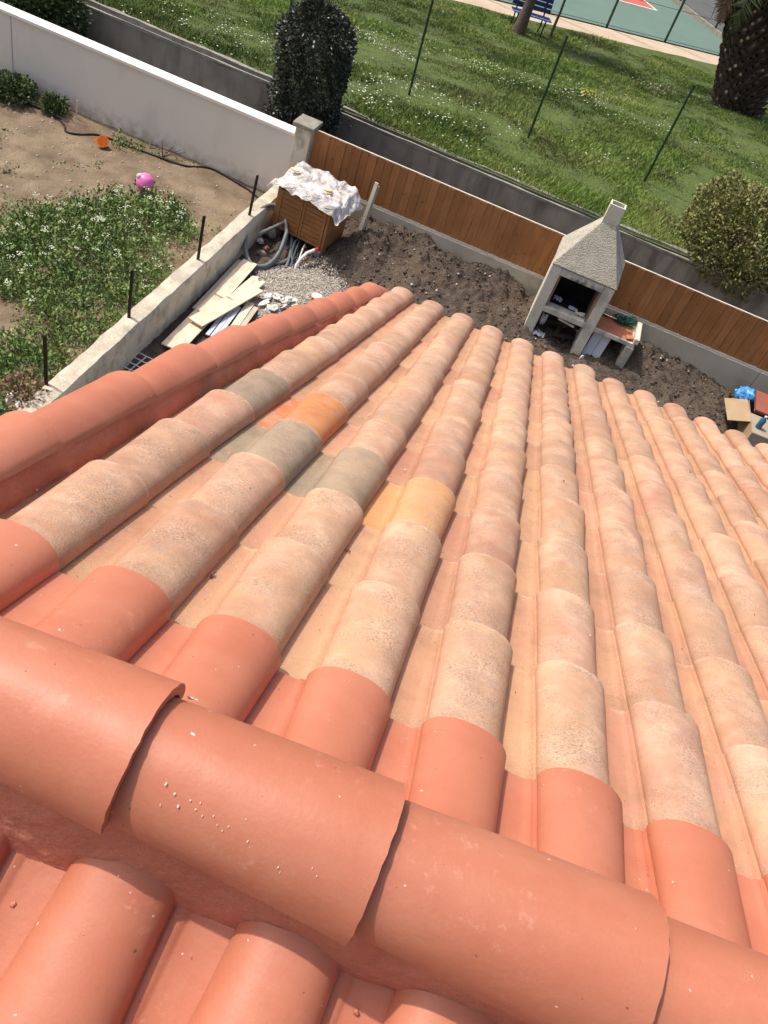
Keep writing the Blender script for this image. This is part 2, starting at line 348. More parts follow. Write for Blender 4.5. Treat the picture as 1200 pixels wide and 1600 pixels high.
def bbqs(nt, col, vec):
    s = nz(nt, vec, 5, 0.5, 0.7, 6, stretch=(1, 1, 0.6))
    col = mixc(nt, mth(nt, 'MULTIPLY', s, 0.55), col, (0.16, 0.15, 0.125))
    col = mixc(nt, mth(nt, 'MULTIPLY', nz(nt, vec, 55, 0.62, 0.7, 3), 0.6), col, (0.14, 0.13, 0.10))
    z = nt.nodes.new('ShaderNodeSeparateXYZ'); nt.links.new(vec, z.inputs[0])
    def band(o, a, b, c, d):
        m1 = nt.nodes.new('ShaderNodeMapRange'); m1.inputs['From Min'].default_value = a; m1.inputs['From Max'].default_value = b
        m2 = nt.nodes.new('ShaderNodeMapRange'); m2.inputs['From Min'].default_value = d; m2.inputs['From Max'].default_value = c
        nt.links.new(o, m1.inputs[0]); nt.links.new(o, m2.inputs[0]); return mth(nt, 'MULTIPLY', m1.outputs[0], m2.outputs[0])
    k = mth(nt, 'MULTIPLY', band(z.outputs[2], 0.88, 0.97, 1.0, 1.10), band(z.outputs[0], 0.55, 0.8, 1.0, 1.25))
    k = mth(nt, 'MULTIPLY', mth(nt, 'MULTIPLY', k, nz(nt, vec, 14, 0.35, 0.6, 5)), 0.85)
    return mixc(nt, k, col, (0.06, 0.055, 0.05))
M['bbq'] = mat('aged_white_concrete', [(0.66, 0.61, 0.48), (0.78, 0.73, 0.60)], scale=5, rough=0.9, bump=0.5, bscale=60, fine=0.10, fscale=120, extra=bbqs)
def pits(nt, col, vec):
    col = mixc(nt, nz(nt, vec, 24, 0.48, 0.62, 7, 0, 0.5, rough=0.7), col, (0.28, 0.26, 0.20))
    return mixc(nt, nz(nt, vec, 130, 0.58, 0.66, 3, 0, 0.3), col, (0.62, 0.59, 0.50))
M['bbq_hood'] = mat('rough_cast_concrete', [(0.50, 0.46, 0.365), (0.62, 0.57, 0.46)], scale=6, rough=0.95, bump=1.0, bscale=70, bdist=0.03, fine=0.2, fscale=150, extra=pits)
M['soot'] = mat('soot_black', [(0.010, 0.009, 0.008), (0.03, 0.027, 0.024)], scale=6, rough=0.95)
M['firebrick'] = mat('firebrick_edge', [(0.28, 0.17, 0.11), (0.36, 0.24, 0.16)], scale=9, rough=0.9)
M['terracotta'] = mat('terracotta_counter', [(0.42, 0.145, 0.075), (0.52, 0.21, 0.115)], scale=9, rough=0.7, bump=0.2)
M['block'] = mat('grey_block', [(0.27, 0.26, 0.22), (0.36, 0.34, 0.30)], scale=12, rough=0.95, bump=0.6, tint=0.4)
M['stone'] = mat('field_stone', [(0.22, 0.20, 0.165), (0.34, 0.31, 0.26)], scale=12, rough=0.95, bump=0.5)
M['red_stone'] = mat('red_stone', [(0.34, 0.14, 0.10)], rough=0.9)
M['plaster'] = mat('broken_plaster', [(0.58, 0.55, 0.49), (0.70, 0.67, 0.61)], scale=18, rough=0.9, bump=0.4)
M['grey_pipe'] = mat('grey_corrugated_conduit', [(0.15, 0.16, 0.165), (0.20, 0.21, 0.215)], scale=10, rough=0.5, spec=0.4)
M['blue_pipe'] = mat('blue_grey_pipe', [(0.05, 0.085, 0.11)], rough=0.45, spec=0.4)
M['white_pipe'] = mat('white_conduit', [(0.74, 0.73, 0.70)], rough=0.5)
M['red_cap'] = mat('red_plastic', [(0.60, 0.05, 0.02)], rough=0.45)
M['black_hose'] = mat('black_rubber_hose', [(0.022, 0.018, 0.015)], rough=0.6)
M['orange_pl'] = mat('orange_plastic', [(0.80, 0.17, 0.012)], rough=0.45, spec=0.4)
M['pink_pl'] = mat('pink_plastic', [(0.78, 0.22, 0.52), (0.74, 0.16, 0.42)], scale=12, rough=0.4, spec=0.5)
M['pink_pale'] = mat('pale_pink_plastic', [(0.80, 0.55, 0.62)], rough=0.4)
M['white_pl'] = mat('white_plastic', [(0.78, 0.75, 0.70)], rough=0.45)
M['cardboard'] = mat('cardboard', [(0.36, 0.25, 0.145), (0.42, 0.30, 0.18)], scale=6, rough=0.85)
M['card_grey'] = mat('weathered_cardboard', [(0.33, 0.275, 0.205), (0.38, 0.32, 0.245)], scale=6, rough=0.85)
M['card_red'] = mat('red_brown_card', [(0.27, 0.085, 0.055), (0.31, 0.105, 0.07)], scale=5, rough=0.7)
M['bag_blue'] = mat('blue_plastic_bag', [(0.03, 0.22, 0.62), (0.12, 0.40, 0.75)], scale=16, rough=0.35, spec=0.5, bump=0.5, bscale=40)
M['bottle_blue'] = mat('blue_bottle', [(0.02, 0.13, 0.24)], rough=0.15, spec=0.6)
M['net_green'] = mat('green_netting', [(0.02, 0.10, 0.07)], rough=0.6)
M['steel'] = mat('galvanised_steel', [(0.72, 0.74, 0.78)], rough=0.5)
M['wood_log'] = mat('dark_firewood', [(0.045, 0.032, 0.024), (0.085, 0.062, 0.045)], scale=14, rough=0.95, bump=0.6)
M['paper'] = mat('crumpled_paper', [(0.55, 0.56, 0.58)], rough=0.8)
M['panel_white'] = mat('white_panel', [(0.60, 0.61, 0.64), (0.68, 0.69, 0.72)], scale=6, rough=0.6)
M['beige_tile'] = mat('beige_ceramic', [(0.68, 0.58, 0.36), (0.74, 0.64, 0.45)], scale=8, rough=0.5)

def plastic_sheet_mat():
    m = bpy.data.materials.new('milky_plastic_sheet'); m.use_nodes = True
    nt = m.node_tree; N = nt.nodes; L = nt.links; bs = N['Principled BSDF']
    bs.inputs['Base Color'].default_value = (0.84, 0.80, 0.78, 1)
    bs.inputs['Roughness'].default_value = 0.28
    vec = N.new('ShaderNodeNewGeometry').outputs['Position']
    L.new(nz(nt, vec, 7, 0.34, 0.60, 6, 0.34, 0.92), bs.inputs['Alpha'])
    b = N.new('ShaderNodeBump'); b.inputs['Strength'].default_value = 0.9; b.inputs['Distance'].default_value = 0.03
    v = N.new('ShaderNodeTexVoronoi'); v.feature = 'DISTANCE_TO_EDGE'; v.inputs['Scale'].default_value = 9
    n = N.new('ShaderNodeTexNoise'); n.inputs['Scale'].default_value = 6; n.inputs['Detail'].default_value = 5
    mx = N.new('ShaderNodeVectorMath'); mx.operation = 'MULTIPLY_ADD'
    L.new(n.outputs['Color'], mx.inputs[0]); mx.inputs[1].default_value = (.3, .3, .3); L.new(vec, mx.inputs[2])
    L.new(mx.outputs[0], v.inputs['Vector']); L.new(v.outputs['Distance'], b.inputs['Height'])
    L.new(b.outputs[0], bs.inputs['Normal'])
    return m
M['sheet'] = plastic_sheet_mat()

# ------------------------------------------------------------------ mesh helpers
def tag(o, label=None, cat=None, group=None, kind=None):
    if label: o['label'] = label
    if cat: o['category'] = cat
    if group: o['group'] = group
    if kind: o['kind'] = kind
    return o

def empty(name, loc, label, cat, group=None, rz=0.0):
    o = bpy.data.objects.new(name, None); COL.objects.link(o)
    o.location = loc; o.rotation_euler = (0, 0, rz); o.empty_display_size = 0.1
    return tag(o, label, cat, group)

def link(name, me, m, parent=None):
    o = bpy.data.objects.new(name, me); COL.objects.link(o)
    if m is not None: me.materials.append(m)
    if parent is not None:
        o.parent = parent
    return o

def npmesh(name, V, F, tint=None):
    """V (n,3) F (m,k) numpy, all faces the same size"""
    V = np.asarray(V, np.float32); F = np.asarray(F, np.int32)
    me = bpy.data.meshes.new(name)
    me.vertices.add(len(V)); me.vertices.foreach_set('co', V.ravel())
    k = F.shape[1]
    me.loops.add(F.size); me.loops.foreach_set('vertex_index', F.ravel())
    me.polygons.add(len(F)); me.polygons.foreach_set('loop_start', np.arange(0, F.size, k, dtype=np.int32))
    me.polygons.foreach_set('loop_total', np.full(len(F), k, np.int32))
    me.update(calc_edges=True)
    if tint is not None:
        a = me.attributes.new('tint', 'FLOAT', 'FACE'); a.data.foreach_set('value', np.asarray(tint, np.float32))
    return me

def smooth(me, ang=None):
    me.polygons.foreach_set('use_smooth', np.ones(len(me.polygons), bool))
    if ang is not None: me.set_sharp_from_angle(angle=R(ang))

class MB:
    def __init__(s): s.v = []; s.f = []
    def add(s, vs, fs):
        n = len(s.v); s.v += [tuple(v) for v in vs]; s.f += [tuple(i + n for i in f) for f in fs]; return s
    def box(s, x0, x1, y0, y1, z0, z1, mtx=None):
        vs = [Vector(p) for p in ((x0, y0, z0), (x1, y0, z0), (x1, y1, z0), (x0, y1, z0), (x0, y0, z1), (x1, y0, z1), (x1, y1, z1), (x0, y1, z1))]
        if mtx is not None: vs = [mtx @ v for v in vs]
        return s.add(vs, [(0, 3, 2, 1), (4, 5, 6, 7), (0, 1, 5, 4), (1, 2, 6, 5), (2, 3, 7, 6), (3, 0, 4, 7)])
    def prism(s, poly, a0, a1, axis='x'):
        """poly: list of 2-D points, extruded along axis"""
        n = len(poly)
        def P(a, p): return {'x': (a, p[0], p[1]), 'y': (p[0], a, p[1]), 'z': (p[0], p[1], a)}[axis]
        vs = [P(a0, p) for p in poly] + [P(a1, p) for p in poly]
        fs = [tuple(range(n))[::-1], tuple(range(n, 2 * n))] + [(i, (i + 1) % n, n + (i + 1) % n, n + i) for i in range(n)]
        return s.add(vs, fs)
    def tube(s, pts, r, n=8, cap=True):
        pts = [Vector(p) for p in pts]; rs = r if isinstance(r, (list, tuple)) else [r] * len(pts)
        rings = []; prev = None
        for i, p in enumerate(pts):
            t = (pts[min(i + 1, len(pts) - 1)] - pts[max(i - 1, 0)]).normalized()
            ref = prev if prev is not None else (Vector((0, 0, 1)) if abs(t.z) < 0.9 else Vector((1, 0, 0)))
            a = (ref - t * ref.dot(t)).normalized(); prev = a; b = t.cross(a)
            rings.append([p + (a * math.cos(2 * math.pi * k / n) + b * math.sin(2 * math.pi * k / n)) * rs[i] for k in range(n)])
        vs = [v for rg in rings for v in rg]
        fs = [(i * n + k, i * n + (k + 1) % n, (i + 1) * n + (k + 1) % n, (i + 1) * n + k) for i in range(len(pts) - 1) for k in range(n)]
        if cap: fs += [tuple(range(n))[::-1], tuple((len(pts) - 1) * n + k for k in range(n))]
        return s.add(vs, fs)
    def blob(s, c, r, seed=0, sub=1, rough=0.25, sq=(1, 1, 1)):
        q = np.random.default_rng(seed)
        V, F = ICO[sub]
        W = V * (1 + rough * (q.random((len(V), 1)) - .5) * 2) * r * np.array(sq)
        return s.add(W + np.array(c), [tuple(f) for f in F])
    def build(s, name, m, parent=None, sm=None, bev=0.0):
        me = bpy.data.meshes.new(name); me.from_pydata(s.v, [], s.f); me.update()
        if sm is not None: smooth(me, sm)
        o = link(name, me, m, parent)
        if bev:
            b = o.modifiers.new('bevel', 'BEVEL'); b.width = bev; b.segments = 2; b.limit_method = 'ANGLE'; b.angle_limit = R(35)
        return o

def ico(sub):
    t = (1 + 5 ** .5) / 2
    V = [(-1, t, 0), (1, t, 0), (-1, -t, 0), (1, -t, 0), (0, -1, t), (0, 1, t), (0, -1, -t), (0, 1, -t), (t, 0, -1), (t, 0, 1), (-t, 0, -1), (-t, 0, 1)]
    F = [(0, 11, 5), (0, 5, 1), (0, 1, 7), (0, 7, 10), (0, 10, 11), (1, 5, 9), (5, 11, 4), (11, 10, 2), (10, 7, 6), (7, 1, 8), (3, 9, 4), (3, 4, 2), (3, 2, 6), (3, 6, 8), (3, 8, 9), (4, 9, 5), (2, 4, 11), (6, 2, 10), (8, 6, 7), (9, 8, 1)]
    V = [np.array(v) / np.linalg.norm(v) for v in V]
    for _ in range(sub):
        c = {}; G = []
        def mid(a, b):
            k = (min(a, b), max(a, b))
            if k not in c:
                w = V[a] + V[b]; V.append(w / np.linalg.norm(w)); c[k] = len(V) - 1
            return c[k]
        for a, b, d in F:
            x, y, z = mid(a, b), mid(b, d), mid(d, a)
            G += [(a, x, z), (b, y, x), (d, z, y), (x, y, z)]
        F = G
    return np.array(V), np.array(F)
ICO = [ico(0), ico(1), ico(2), ico(3)]

_NC = {}
def vnoise(x, y, f, seed=0):
    """smooth value noise, vectorised"""
    if seed not in _NC: _NC[seed] = np.random.default_rng(seed).random((256, 256))
    q = _NC[seed]
    u, v = x * f + 77.3, y * f + 31.7
    i, j = np.floor(u).astype(int), np.floor(v).astype(int)
    a, b = u - i, v - j
    a, b = a * a * (3 - 2 * a), b * b * (3 - 2 * b)
    g = lambda I, J: q[I % 256, J % 256]
    return (g(i, j) * (1 - a) + g(i + 1, j) * a) * (1 - b) + (g(i, j + 1) * (1 - a) + g(i + 1, j + 1) * a) * b - 0.5
def fbm(x, y, f, n=4, seed=0):
    return sum(vnoise(x, y, f * 2 ** k, seed + k) / 2 ** k for k in range(n))

def sheet(name, xs, ys, zf, m, kind='structure', parent=None, mask=None):
    X, Y = np.meshgrid(xs, ys)
    Z = zf(X, Y)
    nx, ny = len(xs), len(ys)
    i = np.arange(ny - 1)[:, None] * nx + np.arange(nx - 1)[None]
    F = np.stack([i, i + 1, i + nx + 1, i + nx], -1).reshape(-1, 4)
    if mask is not None:
        k = mask(X, Y).ravel(); F = F[k[F].all(1)]
    me = npmesh(name, np.stack([X, Y, Z], -1).reshape(-1, 3), F); smooth(me)
    o = link(name, me, m, parent)
    if kind: o['kind'] = kind
    return o

def rotmats(n, tilt=math.pi, q=rng):
    """random rotations (uniform)"""
    a = q.normal(size=(n, 4)); a /= np.linalg.norm(a, axis=1)[:, None]
    w, x, y, z = a.T
    return np.stack([np.stack([1 - 2 * (y * y + z * z), 2 * (x * y - z * w), 2 * (x * z + y * w)], -1),
                     np.stack([2 * (x * y + z * w), 1 - 2 * (x * x + z * z), 2 * (y * z - x * w)], -1),
                     np.stack([2 * (x * z - y * w), 2 * (y * z + x * w), 1 - 2 * (x * x + y * y)], -1)], 1)

def scatter(name, P, size, base, m, parent=None, rot=True, tint=None, flat=False):
    """base (V,F) copied to every P with random rotation and size: ONE mesh"""
    V, F = base; n = len(P); q = rng
    sz = np.asarray(size)[:, None, None] if np.ndim(size) else size
    W = V[None] * sz
    if rot: W = np.einsum('nij,nkj->nki', rotmats(n), np.broadcast_to(W, (n,) + V.shape))
    W = W + np.asarray(P)[:, None, :]
    G = (F[None] + (np.arange(n) * len(V))[:, None, None]).reshape(-1, F.shape[1])
    t = np.repeat(q.random(n) if tint is None else tint, len(F))
    me = npmesh(name, W.reshape(-1, 3), G, t)
    return link(name, me, m, parent)

LEAF = (np.array([(0, 0, 0), (0.28, 0.5, 0.06), (0, 1, 0), (-0.28, 0.5, 0.06)]), np.array([(0, 1, 2, 3)]))
def leaf_cards(P, N, size, spread=0.7, lift=0.0, q=rng, aspect=1.0):
    """leaf quads at P with direction around N (outward)"""
    n = len(P)
    d = N + q.normal(size=(n, 3)) * spread; d[:, 2] += lift
    d /= np.linalg.norm(d, axis=1)[:, None]
    s = np.cross(d, q.normal(size=(n, 3))); s /= np.linalg.norm(s, axis=1)[:, None]
    up = np.cross(s, d)
    sz = size * (0.6 + 0.8 * q.random(n)); w = sz * 0.30 * aspect
    a = P; b = P + d * (sz * .5)[:, None] + s * w[:, None] + up * (sz * .08)[:, None]
    c = P + d * sz[:, None]; e = P + d * (sz * .5)[:, None] - s * w[:, None] + up * (sz * .08)[:, None]
    return np.stack([a, b, c, e], 1).reshape(-1, 3), np.arange(4 * n).reshape(n, 4)
def leaf_obj(name, P, N, size, m, parent=None, spread=0.7, lift=0.0, aspect=1.0, tint=None):
    V, F = leaf_cards(P, N, size, spread, lift, aspect=aspect)
    t = rng.random(len(P)) if tint is None else tint
    return link(name, npmesh(name, V, F, t), m, parent)

def gzf(x, y):
    """height of the grass bank"""
    w = y - 0.656 * x - 27.6                       # signed distance-like towards the path line
    t = np.clip((w + 13.5) / 13.5, 0, 1)
    z = 0.90 * (1 - t * t * (3 - 2 * t)) + 0.06
    return z + 0.05 * fbm(x, y, 0.7, 3, 5)

# ------------------------------------------------------------------ setting: ground sheets
TZ = 0.0
gs = np.concatenate([np.linspace(-320, -40, 9), np.linspace(-30, 60, 19), np.linspace(90, 420, 9)])
sheet('ground', gs, gs, lambda x, y: np.full_like(x, -0.42) + 0.0 * x, M['turf'])

def soil_h(x, y):
    z = 0.03 * fbm(x, y, 2.2, 4, 3) + 0.05 * np.abs(fbm(x, y, 6, 3, 9)) * 1.0 + 0.012 * fbm(x, y, 22, 2, 19)
    heap = 0.30 * np.exp(-((y - 11.15) / 0.75) ** 2) * np.clip((x + 2.9) / 0.7, 0, 1) * np.clip((1.0 - x) / 0.8, 0, 1)
    heap2 = 0.16 * np.exp(-((y - 11.2) / 0.8) ** 2) * np.clip((x - 0.9) / 0.8, 0, 1) * np.clip((3.9 - x) / 0.6, 0, 1)
    m2 = 0.18 * np.exp(-(((x + 1.0) / 0.9) ** 2 + ((y - 10.3) / 0.5) ** 2))
    m3 = 0.10 * np.exp(-(((x + 2.0) / 0.5) ** 2 + ((y - 10.2) / 0.5) ** 2))
    rough = 1 + 2.0 * np.clip((y - 9.6) / 1.0, 0, 1)
    return z * rough + (heap + heap2 + m2 + m3) * (1 + 0.7 * fbm(x, y, 2.5, 4, 13))
xs = np.concatenate([np.arange(-3.42, 4.6, 0.03), np.linspace(4.7, 12, 25)])
ys = np.concatenate([np.linspace(-12, 5.0, 24), np.arange(5.1, 11.1, 0.03)])
sheet('yard_soil', xs, ys, soil_h, M['soil'])

def garden_h(x, y):
    return 0.09 + 0.05 * fbm(x, y, 0.9, 4, 23) + 0.015 * fbm(x, y, 9, 3, 29)
xs = np.concatenate([np.linspace(-26, -10.2, 12), np.arange(-10, -3.5, 0.04)])
ys = np.concatenate([np.linspace(-12, 3.9, 12), np.arange(4, 11.1, 0.04)])
sheet('garden_soil', xs, ys, garden_h, M['garden_soil'])

sheet('lane_ground', np.arange(-30, 31, 0.25), np.linspace(11.05, 12.75, 12), lambda x, y: 0.02 + 0.04 * fbm(x, y, 2, 3, 41), M['soil'])

PN = lambda x: 27.6 + 0.656 * x      # near edge of the sandy path
xs = np.concatenate([np.linspace(-60, -10, 30), np.arange(-9.9, 8, 0.07), np.linspace(8.2, 60, 30)])
yt = np.concatenate([np.linspace(0, 1, 170)])
def bank():
    X = np.repeat(xs[None], len(yt), 0)
    far = np.maximum(PN(X) + 0.3, 12.9 + 0.0 * X)
    Yv = 12.66 + (far - 12.66) * yt[:, None]
    Z = gzf(X, Yv)
    nx, ny = len(xs), len(yt)
    i = np.arange(ny - 1)[:, None] * nx + np.arange(nx - 1)[None]
    F = np.stack([i, i + 1, i + nx + 1, i + nx], -1).reshape(-1, 4)
    me = npmesh('grass_bank', np.stack([X, Yv, Z], -1).reshape(-1, 3), F); smooth(me)
    o = link('grass_bank', me, M['turf']); o['kind'] = 'structure'
bank()

def quad_sheet(name, pts, z, m, kind='structure', th=None, parent=None):
    mb = MB()
    mb.add([(p[0], p[1], z) for p in pts], [tuple(range(len(pts)))])
    o = mb.build(name, m, parent)
    if kind: o['kind'] = kind
    return o
AX = Vector((0.836, 0.549, 0)); BX = Vector((-0.549, 0.836, 0))      # court axes
C0 = Vector((1.44, 30.53, 0))                                        # a post foot on the court fence
def ab(a, b): p = C0 + AX * a + BX * b; return (p.x, p.y)
# far land, path, court, paving
quad_sheet('far_grass', [ab(-60, -1.6), ab(120, -1.6), ab(120, 160), ab(-60, 160)], -0.16, M['turf'])
sheet('sandy_path', np.linspace(-1, 1, 2), np.linspace(0, 1, 2), lambda x, y: x * 0, M['sand'])
o = bpy.data.objects['sandy_path']; me = o.data
pp = [ab(-50, -1.95), ab(60, -1.95), ab(-50, -0.15), ab(60, -0.15)]
me.vertices.foreach_set('co', np.array([(p[0], p[1], 0.0) for p in pp], np.float32).ravel()); me.update()
quad_sheet('tennis_court', [ab(-40, 0.0), ab(3.55, 0.0), ab(3.55, 60), ab(-40, 60)], 0.0, M['court'])
quad_sheet('verge_strip', [ab(3.55, -0.1), ab(4.35, -0.1), ab(4.35, 60), ab(3.55, 60)], -0.02, M['turf'])
quad_sheet('service_road', [ab(4.35, -0.1), ab(40, -0.1), ab(40, 60), ab(4.35, 60)], -0.01, M['asphalt'])
rc = Vector((0.92, 34.51, 0)) - C0
ra, rb = rc.dot(AX), rc.dot(BX)
quad_sheet('court_playing_area', [ab(ra - 24, rb), ab(ra, rb), ab(ra, rb + 11), ab(ra - 24, rb + 11)], 0.004, M['court_red'])
def linebox(mb, a0, a1, b0, b1): mb.add([(*ab(a0, b0), 0.008), (*ab(a1, b0), 0.008), (*ab(a1, b1), 0.008), (*ab(a0, b1), 0.008)], [(0, 1, 2, 3)])
mb = MB(); linebox(mb, ra - 24, ra, rb - .03, rb + .05); linebox(mb, ra - .05, ra + .03, rb, rb + 11); linebox(mb, ra - 24, ra, rb + .85, rb + .91)
mb.build('court_lines', M['line'])['kind'] = 'structure'

# ------------------------------------------------------------------ house with tiled roof
TAN = 0.388; SL = math.atan(TAN); CS, SN = math.cos(SL), math.sin(SL)
RY, RZ = 0.457, 4.652
S = 0.22; X0 = -0.488
house = empty('house', (0, RY, 0), 'low house seen from above its tiled gable roof, red painted ridge across weathered clay tiles', 'house')
hm = Matrix.Translation((0, -RY, 0))
def roofpt(side, x, u, h):
    """side +1 = far slope, -1 = near slope; local to house"""
    return (x, side * (u * CS + h * SN), RZ - u * SN + h * CS)

far = MB().add([roofpt(1, -0.86, 0, -0.03), roofpt(1, 3.3, 0, -0.03), roofpt(1, 3.3, 4.72, -0.03), roofpt(1, -0.86, 4.72, -0.03),
                roofpt(1, -0.86, 0, -0.12), roofpt(1, 3.3, 0, -0.12), roofpt(1, 3.3, 4.72, -0.12), roofpt(1, -0.86, 4.72, -0.12)],
               [(0, 1, 2, 3)[::-1], (4, 5, 6, 7), (0, 4, 5, 1), (1, 5, 6, 2), (2, 6, 7, 3), (3, 7, 4, 0)]).build('far_roof_slope', M['underlay'], house)
near = MB().add([roofpt(-1, -0.86, 0, -0.03), roofpt(-1, 3.3, 0, -0.03), roofpt(-1, 3.3, 4.72, -0.03), roofpt(-1, -0.86, 4.72, -0.03),
                 roofpt(-1, -0.86, 0, -0.12), roofpt(-1, 3.3, 0, -0.12), roofpt(-1, 3.3, 4.72, -0.12), roofpt(-1, -0.86, 4.72, -0.12)],
                [(0, 1, 2, 3), (4, 5, 6, 7)[::-1], (0, 4, 5, 1)[::-1], (1, 5, 6, 2)[::-1], (2, 6, 7, 3)[::-1], (3, 7, 4, 0)[::-1]]).build('near_roof_slope', M['underlay'], house)
far.name = 'roof_slope'; near.name = 'roof_slope.001'
w = MB()
zt = RZ - 0.20
w.prism([(-4.2, 0), (4.2, 0), (4.2, zt - 4.2 * TAN), (0, zt), (-4.2, zt - 4.2 * TAN)], -0.80, 3.25, 'x')
w.build('wall', M['render_wall'], house)
MB().box(-0.86, 3.3, 4.405, 4.43, 2.62, 2.82).build('fascia_board', M['fascia'], house)

def tile_mesh(side, xl, u0, u1, q, lift=0.012, flip=False, nseg=7):
    """one S tile: flat pan then barrel; u0 upper end (under the next tile), u1 lower end"""
    PANW = 0.057; BW = 0.0825; H = 0.061
    prof = [(-0.024, 0.001), (-0.010, 0.0), (0.015, 0.0), (0.040, 0.0), (0.0455, 0.0015), (0.049, 0.0052), (0.053, 0.0060), (0.0565, 0.0052), (0.0605, 0.012)]
    cx = PANW + BW
    for k in range(1, 18):
        a = math.pi * (1 - k / 18.0)
        ca, sa = math.cos(a), math.sin(a)
        ex = 2 / 2.25
        prof.append((cx + BW * math.copysign(abs(ca) ** ex, ca), 0.006 + H * (abs(sa) ** ex) * 0.94))
    prof += [(cx + BW, 0.013), (cx + BW + 0.0005, 0.004)]
    hk = 1.13 if side < 0 else 1.0
    jx = q.uniform(-0.0035, 0.0035); jz = q.uniform(-0.002, 0.0035); jr = q.uniform(-0.006, 0.006); hs = q.uniform(0.95, 1.04)
    T = 0.011
    V = []; P = []; n = len(prof)
    for layer in (0, 1):
        for i in range(nseg + 1):
            t = i / nseg
            u = u0 + (u1 - u0) * t
            flare = 0.88 + 0.12 * t ** 1.8
            if i == nseg: flare += 0.004
            for (x, z) in prof:
                xx = cx + (x - cx) * flare if x > PANW * 0.9 else x
                zz = z * flare * hs * hk if z > 0.004 else z
                tb = max(0, min(1, (x - PANW) / (2 * BW)))
                h = zz + lift * t + jz * t - (T if layer else 0)
                if layer and x > PANW: h = zz * (1 - T / H) - 0.003 + lift * t + jz * t; xx = cx + (xx - cx) * (1 - T / BW) if x < cx + BW else xx - 0.006
                xx = xx + jx + jr * (t - 0.5)
                lx = (S - xx + 0.0) if flip else xx
                V.append(roofpt(side, xl + lx, u, h))
                P.append((max(0, min(1, z / H)), t, tb))
    F = []
    L = (nseg + 1) * n
    for i in range(nseg):
        for j in range(n - 1):
            a = i * n + j
            F.append((a, a + 1, a + n + 1, a + n)); b = a + L
            F.append((b, b + n, b + n + 1, b + 1))
    for j in range(n - 1):
        a = nseg * n + j; F.append((a, a + 1, a + 1 + L, a + L))
        a = j; F.append((a + 1, a, a + L, a + 1 + L))
    for i in range(nseg):
        a = i * n; F.append((a, a + n, a + n + L, a + L))
        a = i * n + n - 1; F.append((a + n, a, a + L, a + n + L))
    if (side > 0) == flip: pass
    else: F = [f[::-1] for f in F]
    return V, F, P

EXP = 0.3655
SPECIAL = {(0, 4): ('clay_orange', 'bright orange replacement roof tile among weathered ones'),
           (-1, 4): ('clay_grey', 'grey-brown roof tile beside the red verge mortar'),
           (0, 3): ('clay_grey', 'grey-brown roof tile just above the bright orange tile'),
           (1, 3): ('clay_grey', 'grey-brown roof tile one row left of the peach tile'),
           (2, 3): ('clay_peach', 'smooth peach-orange roof tile between speckled weathered tiles')}
def vis(p):
    """projected weight for choosing the hundred largest tiles"""
    w_ = Vector(p) - CAM; z = w_.dot(FW)
    if z <= 0: return 0
    X = w_.dot(RT) / z * 1281.3; Y = w_.dot(UP) / z * 1281.3
    if abs(X) > 680 or abs(Y) > 880: return 0
    return 1 / z
tiles = []
for k in range(-1, 17):
    for j in range(0, 13):
        u1 = 0.39 + EXP * j
        u0 = max(u1 - EXP - 0.07, 0.005)
        tiles.append((1, k, j, X0 - 0.057 + S * k, u0, u1))
XN = -0.234
for k in range(-3, 14):
    for j in range(0, 12):
        u1 = 0.292 + EXP * j
        u0 = max(u1 - EXP - 0.07, 0.035)
        # mirrored tile: barrel left edge at XN + S*k
        tiles.append((-1, k, j, XN + 0.004 + 0.229 * k, u0, u1))
def tw(t):
    side, k, j, xl, u0, u1 = t
    p = roofpt(side, xl + .13, (u0 + u1) / 2, 0.05); return vis((p[0], p[1] + RY, p[2]))
order = sorted(tiles, key=tw, reverse=True)
BIG = set((t[0], t[1], t[2]) for t in order[:92]) | set((1,) + k for k in SPECIAL)
rest = {}
def set_attrs(me, P, rc):
    a = me.attributes.new('prof', 'FLOAT_COLOR', 'POINT')
    a.data.foreach_set('color', np.concatenate([np.array(P, np.float32), np.ones((len(P), 1), np.float32)], 1).ravel())
    b = me.attributes.new('rnd', 'FLOAT_COLOR', 'POINT')
    rc = np.asarray(rc, np.float32)
    if rc.ndim == 1: rc = np.repeat(rc[None], len(P), 0)
    b.data.foreach_set('color', np.concatenate([rc, np.ones((len(P), 1), np.float32)], 1).ravel())
for (side, k, j, xl, u0, u1) in tiles:
    q = random.Random(1000 * k + 17 * j + (5 if side > 0 else 50000))
    V, F, P = tile_mesh(side, xl, u0, u1, q, lift=0.012 if j else 0.013, flip=(side < 0))
    rc = (q.random(), q.random(), q.random())
    slope = far if side > 0 else near
    red = (side > 0 and j == 0) or side < 0
    mname = 'red' if red else 'clay'
    lab = None
    if side > 0 and (k, j) in SPECIAL: mname, lab = SPECIAL[(k, j)]
    if (side, k, j) in BIG:
        me = bpy.data.meshes.new('roof_tile'); me.from_pydata(V, [], F); me.update(); smooth(me, 50)
        set_attrs(me, P, rc)
        o = link('roof_tile', me, M[mname], slope)
        if lab: o['label'] = lab
        elif red and side > 0: o['label'] = 'red painted roof tile against the ridge'
    else:
        r = rest.setdefault((side, mname), ([], [], [], []))
        n0 = len(r[0]); r[0].extend(V); r[1].extend([tuple(i + n0 for i in f) for f in F]); r[2].extend(P); r[3].extend([rc] * len(P))
for (side, mname), (V, F, P, RC) in rest.items():
    me = bpy.data.meshes.new('roof_tile_field'); me.from_pydata(V, [], F); me.update(); smooth(me, 50)
    set_attrs(me, P, RC)
    o = link('roof_tile_field', me, M[mname], far if side > 0 else near); o['kind'] = 'stuff'

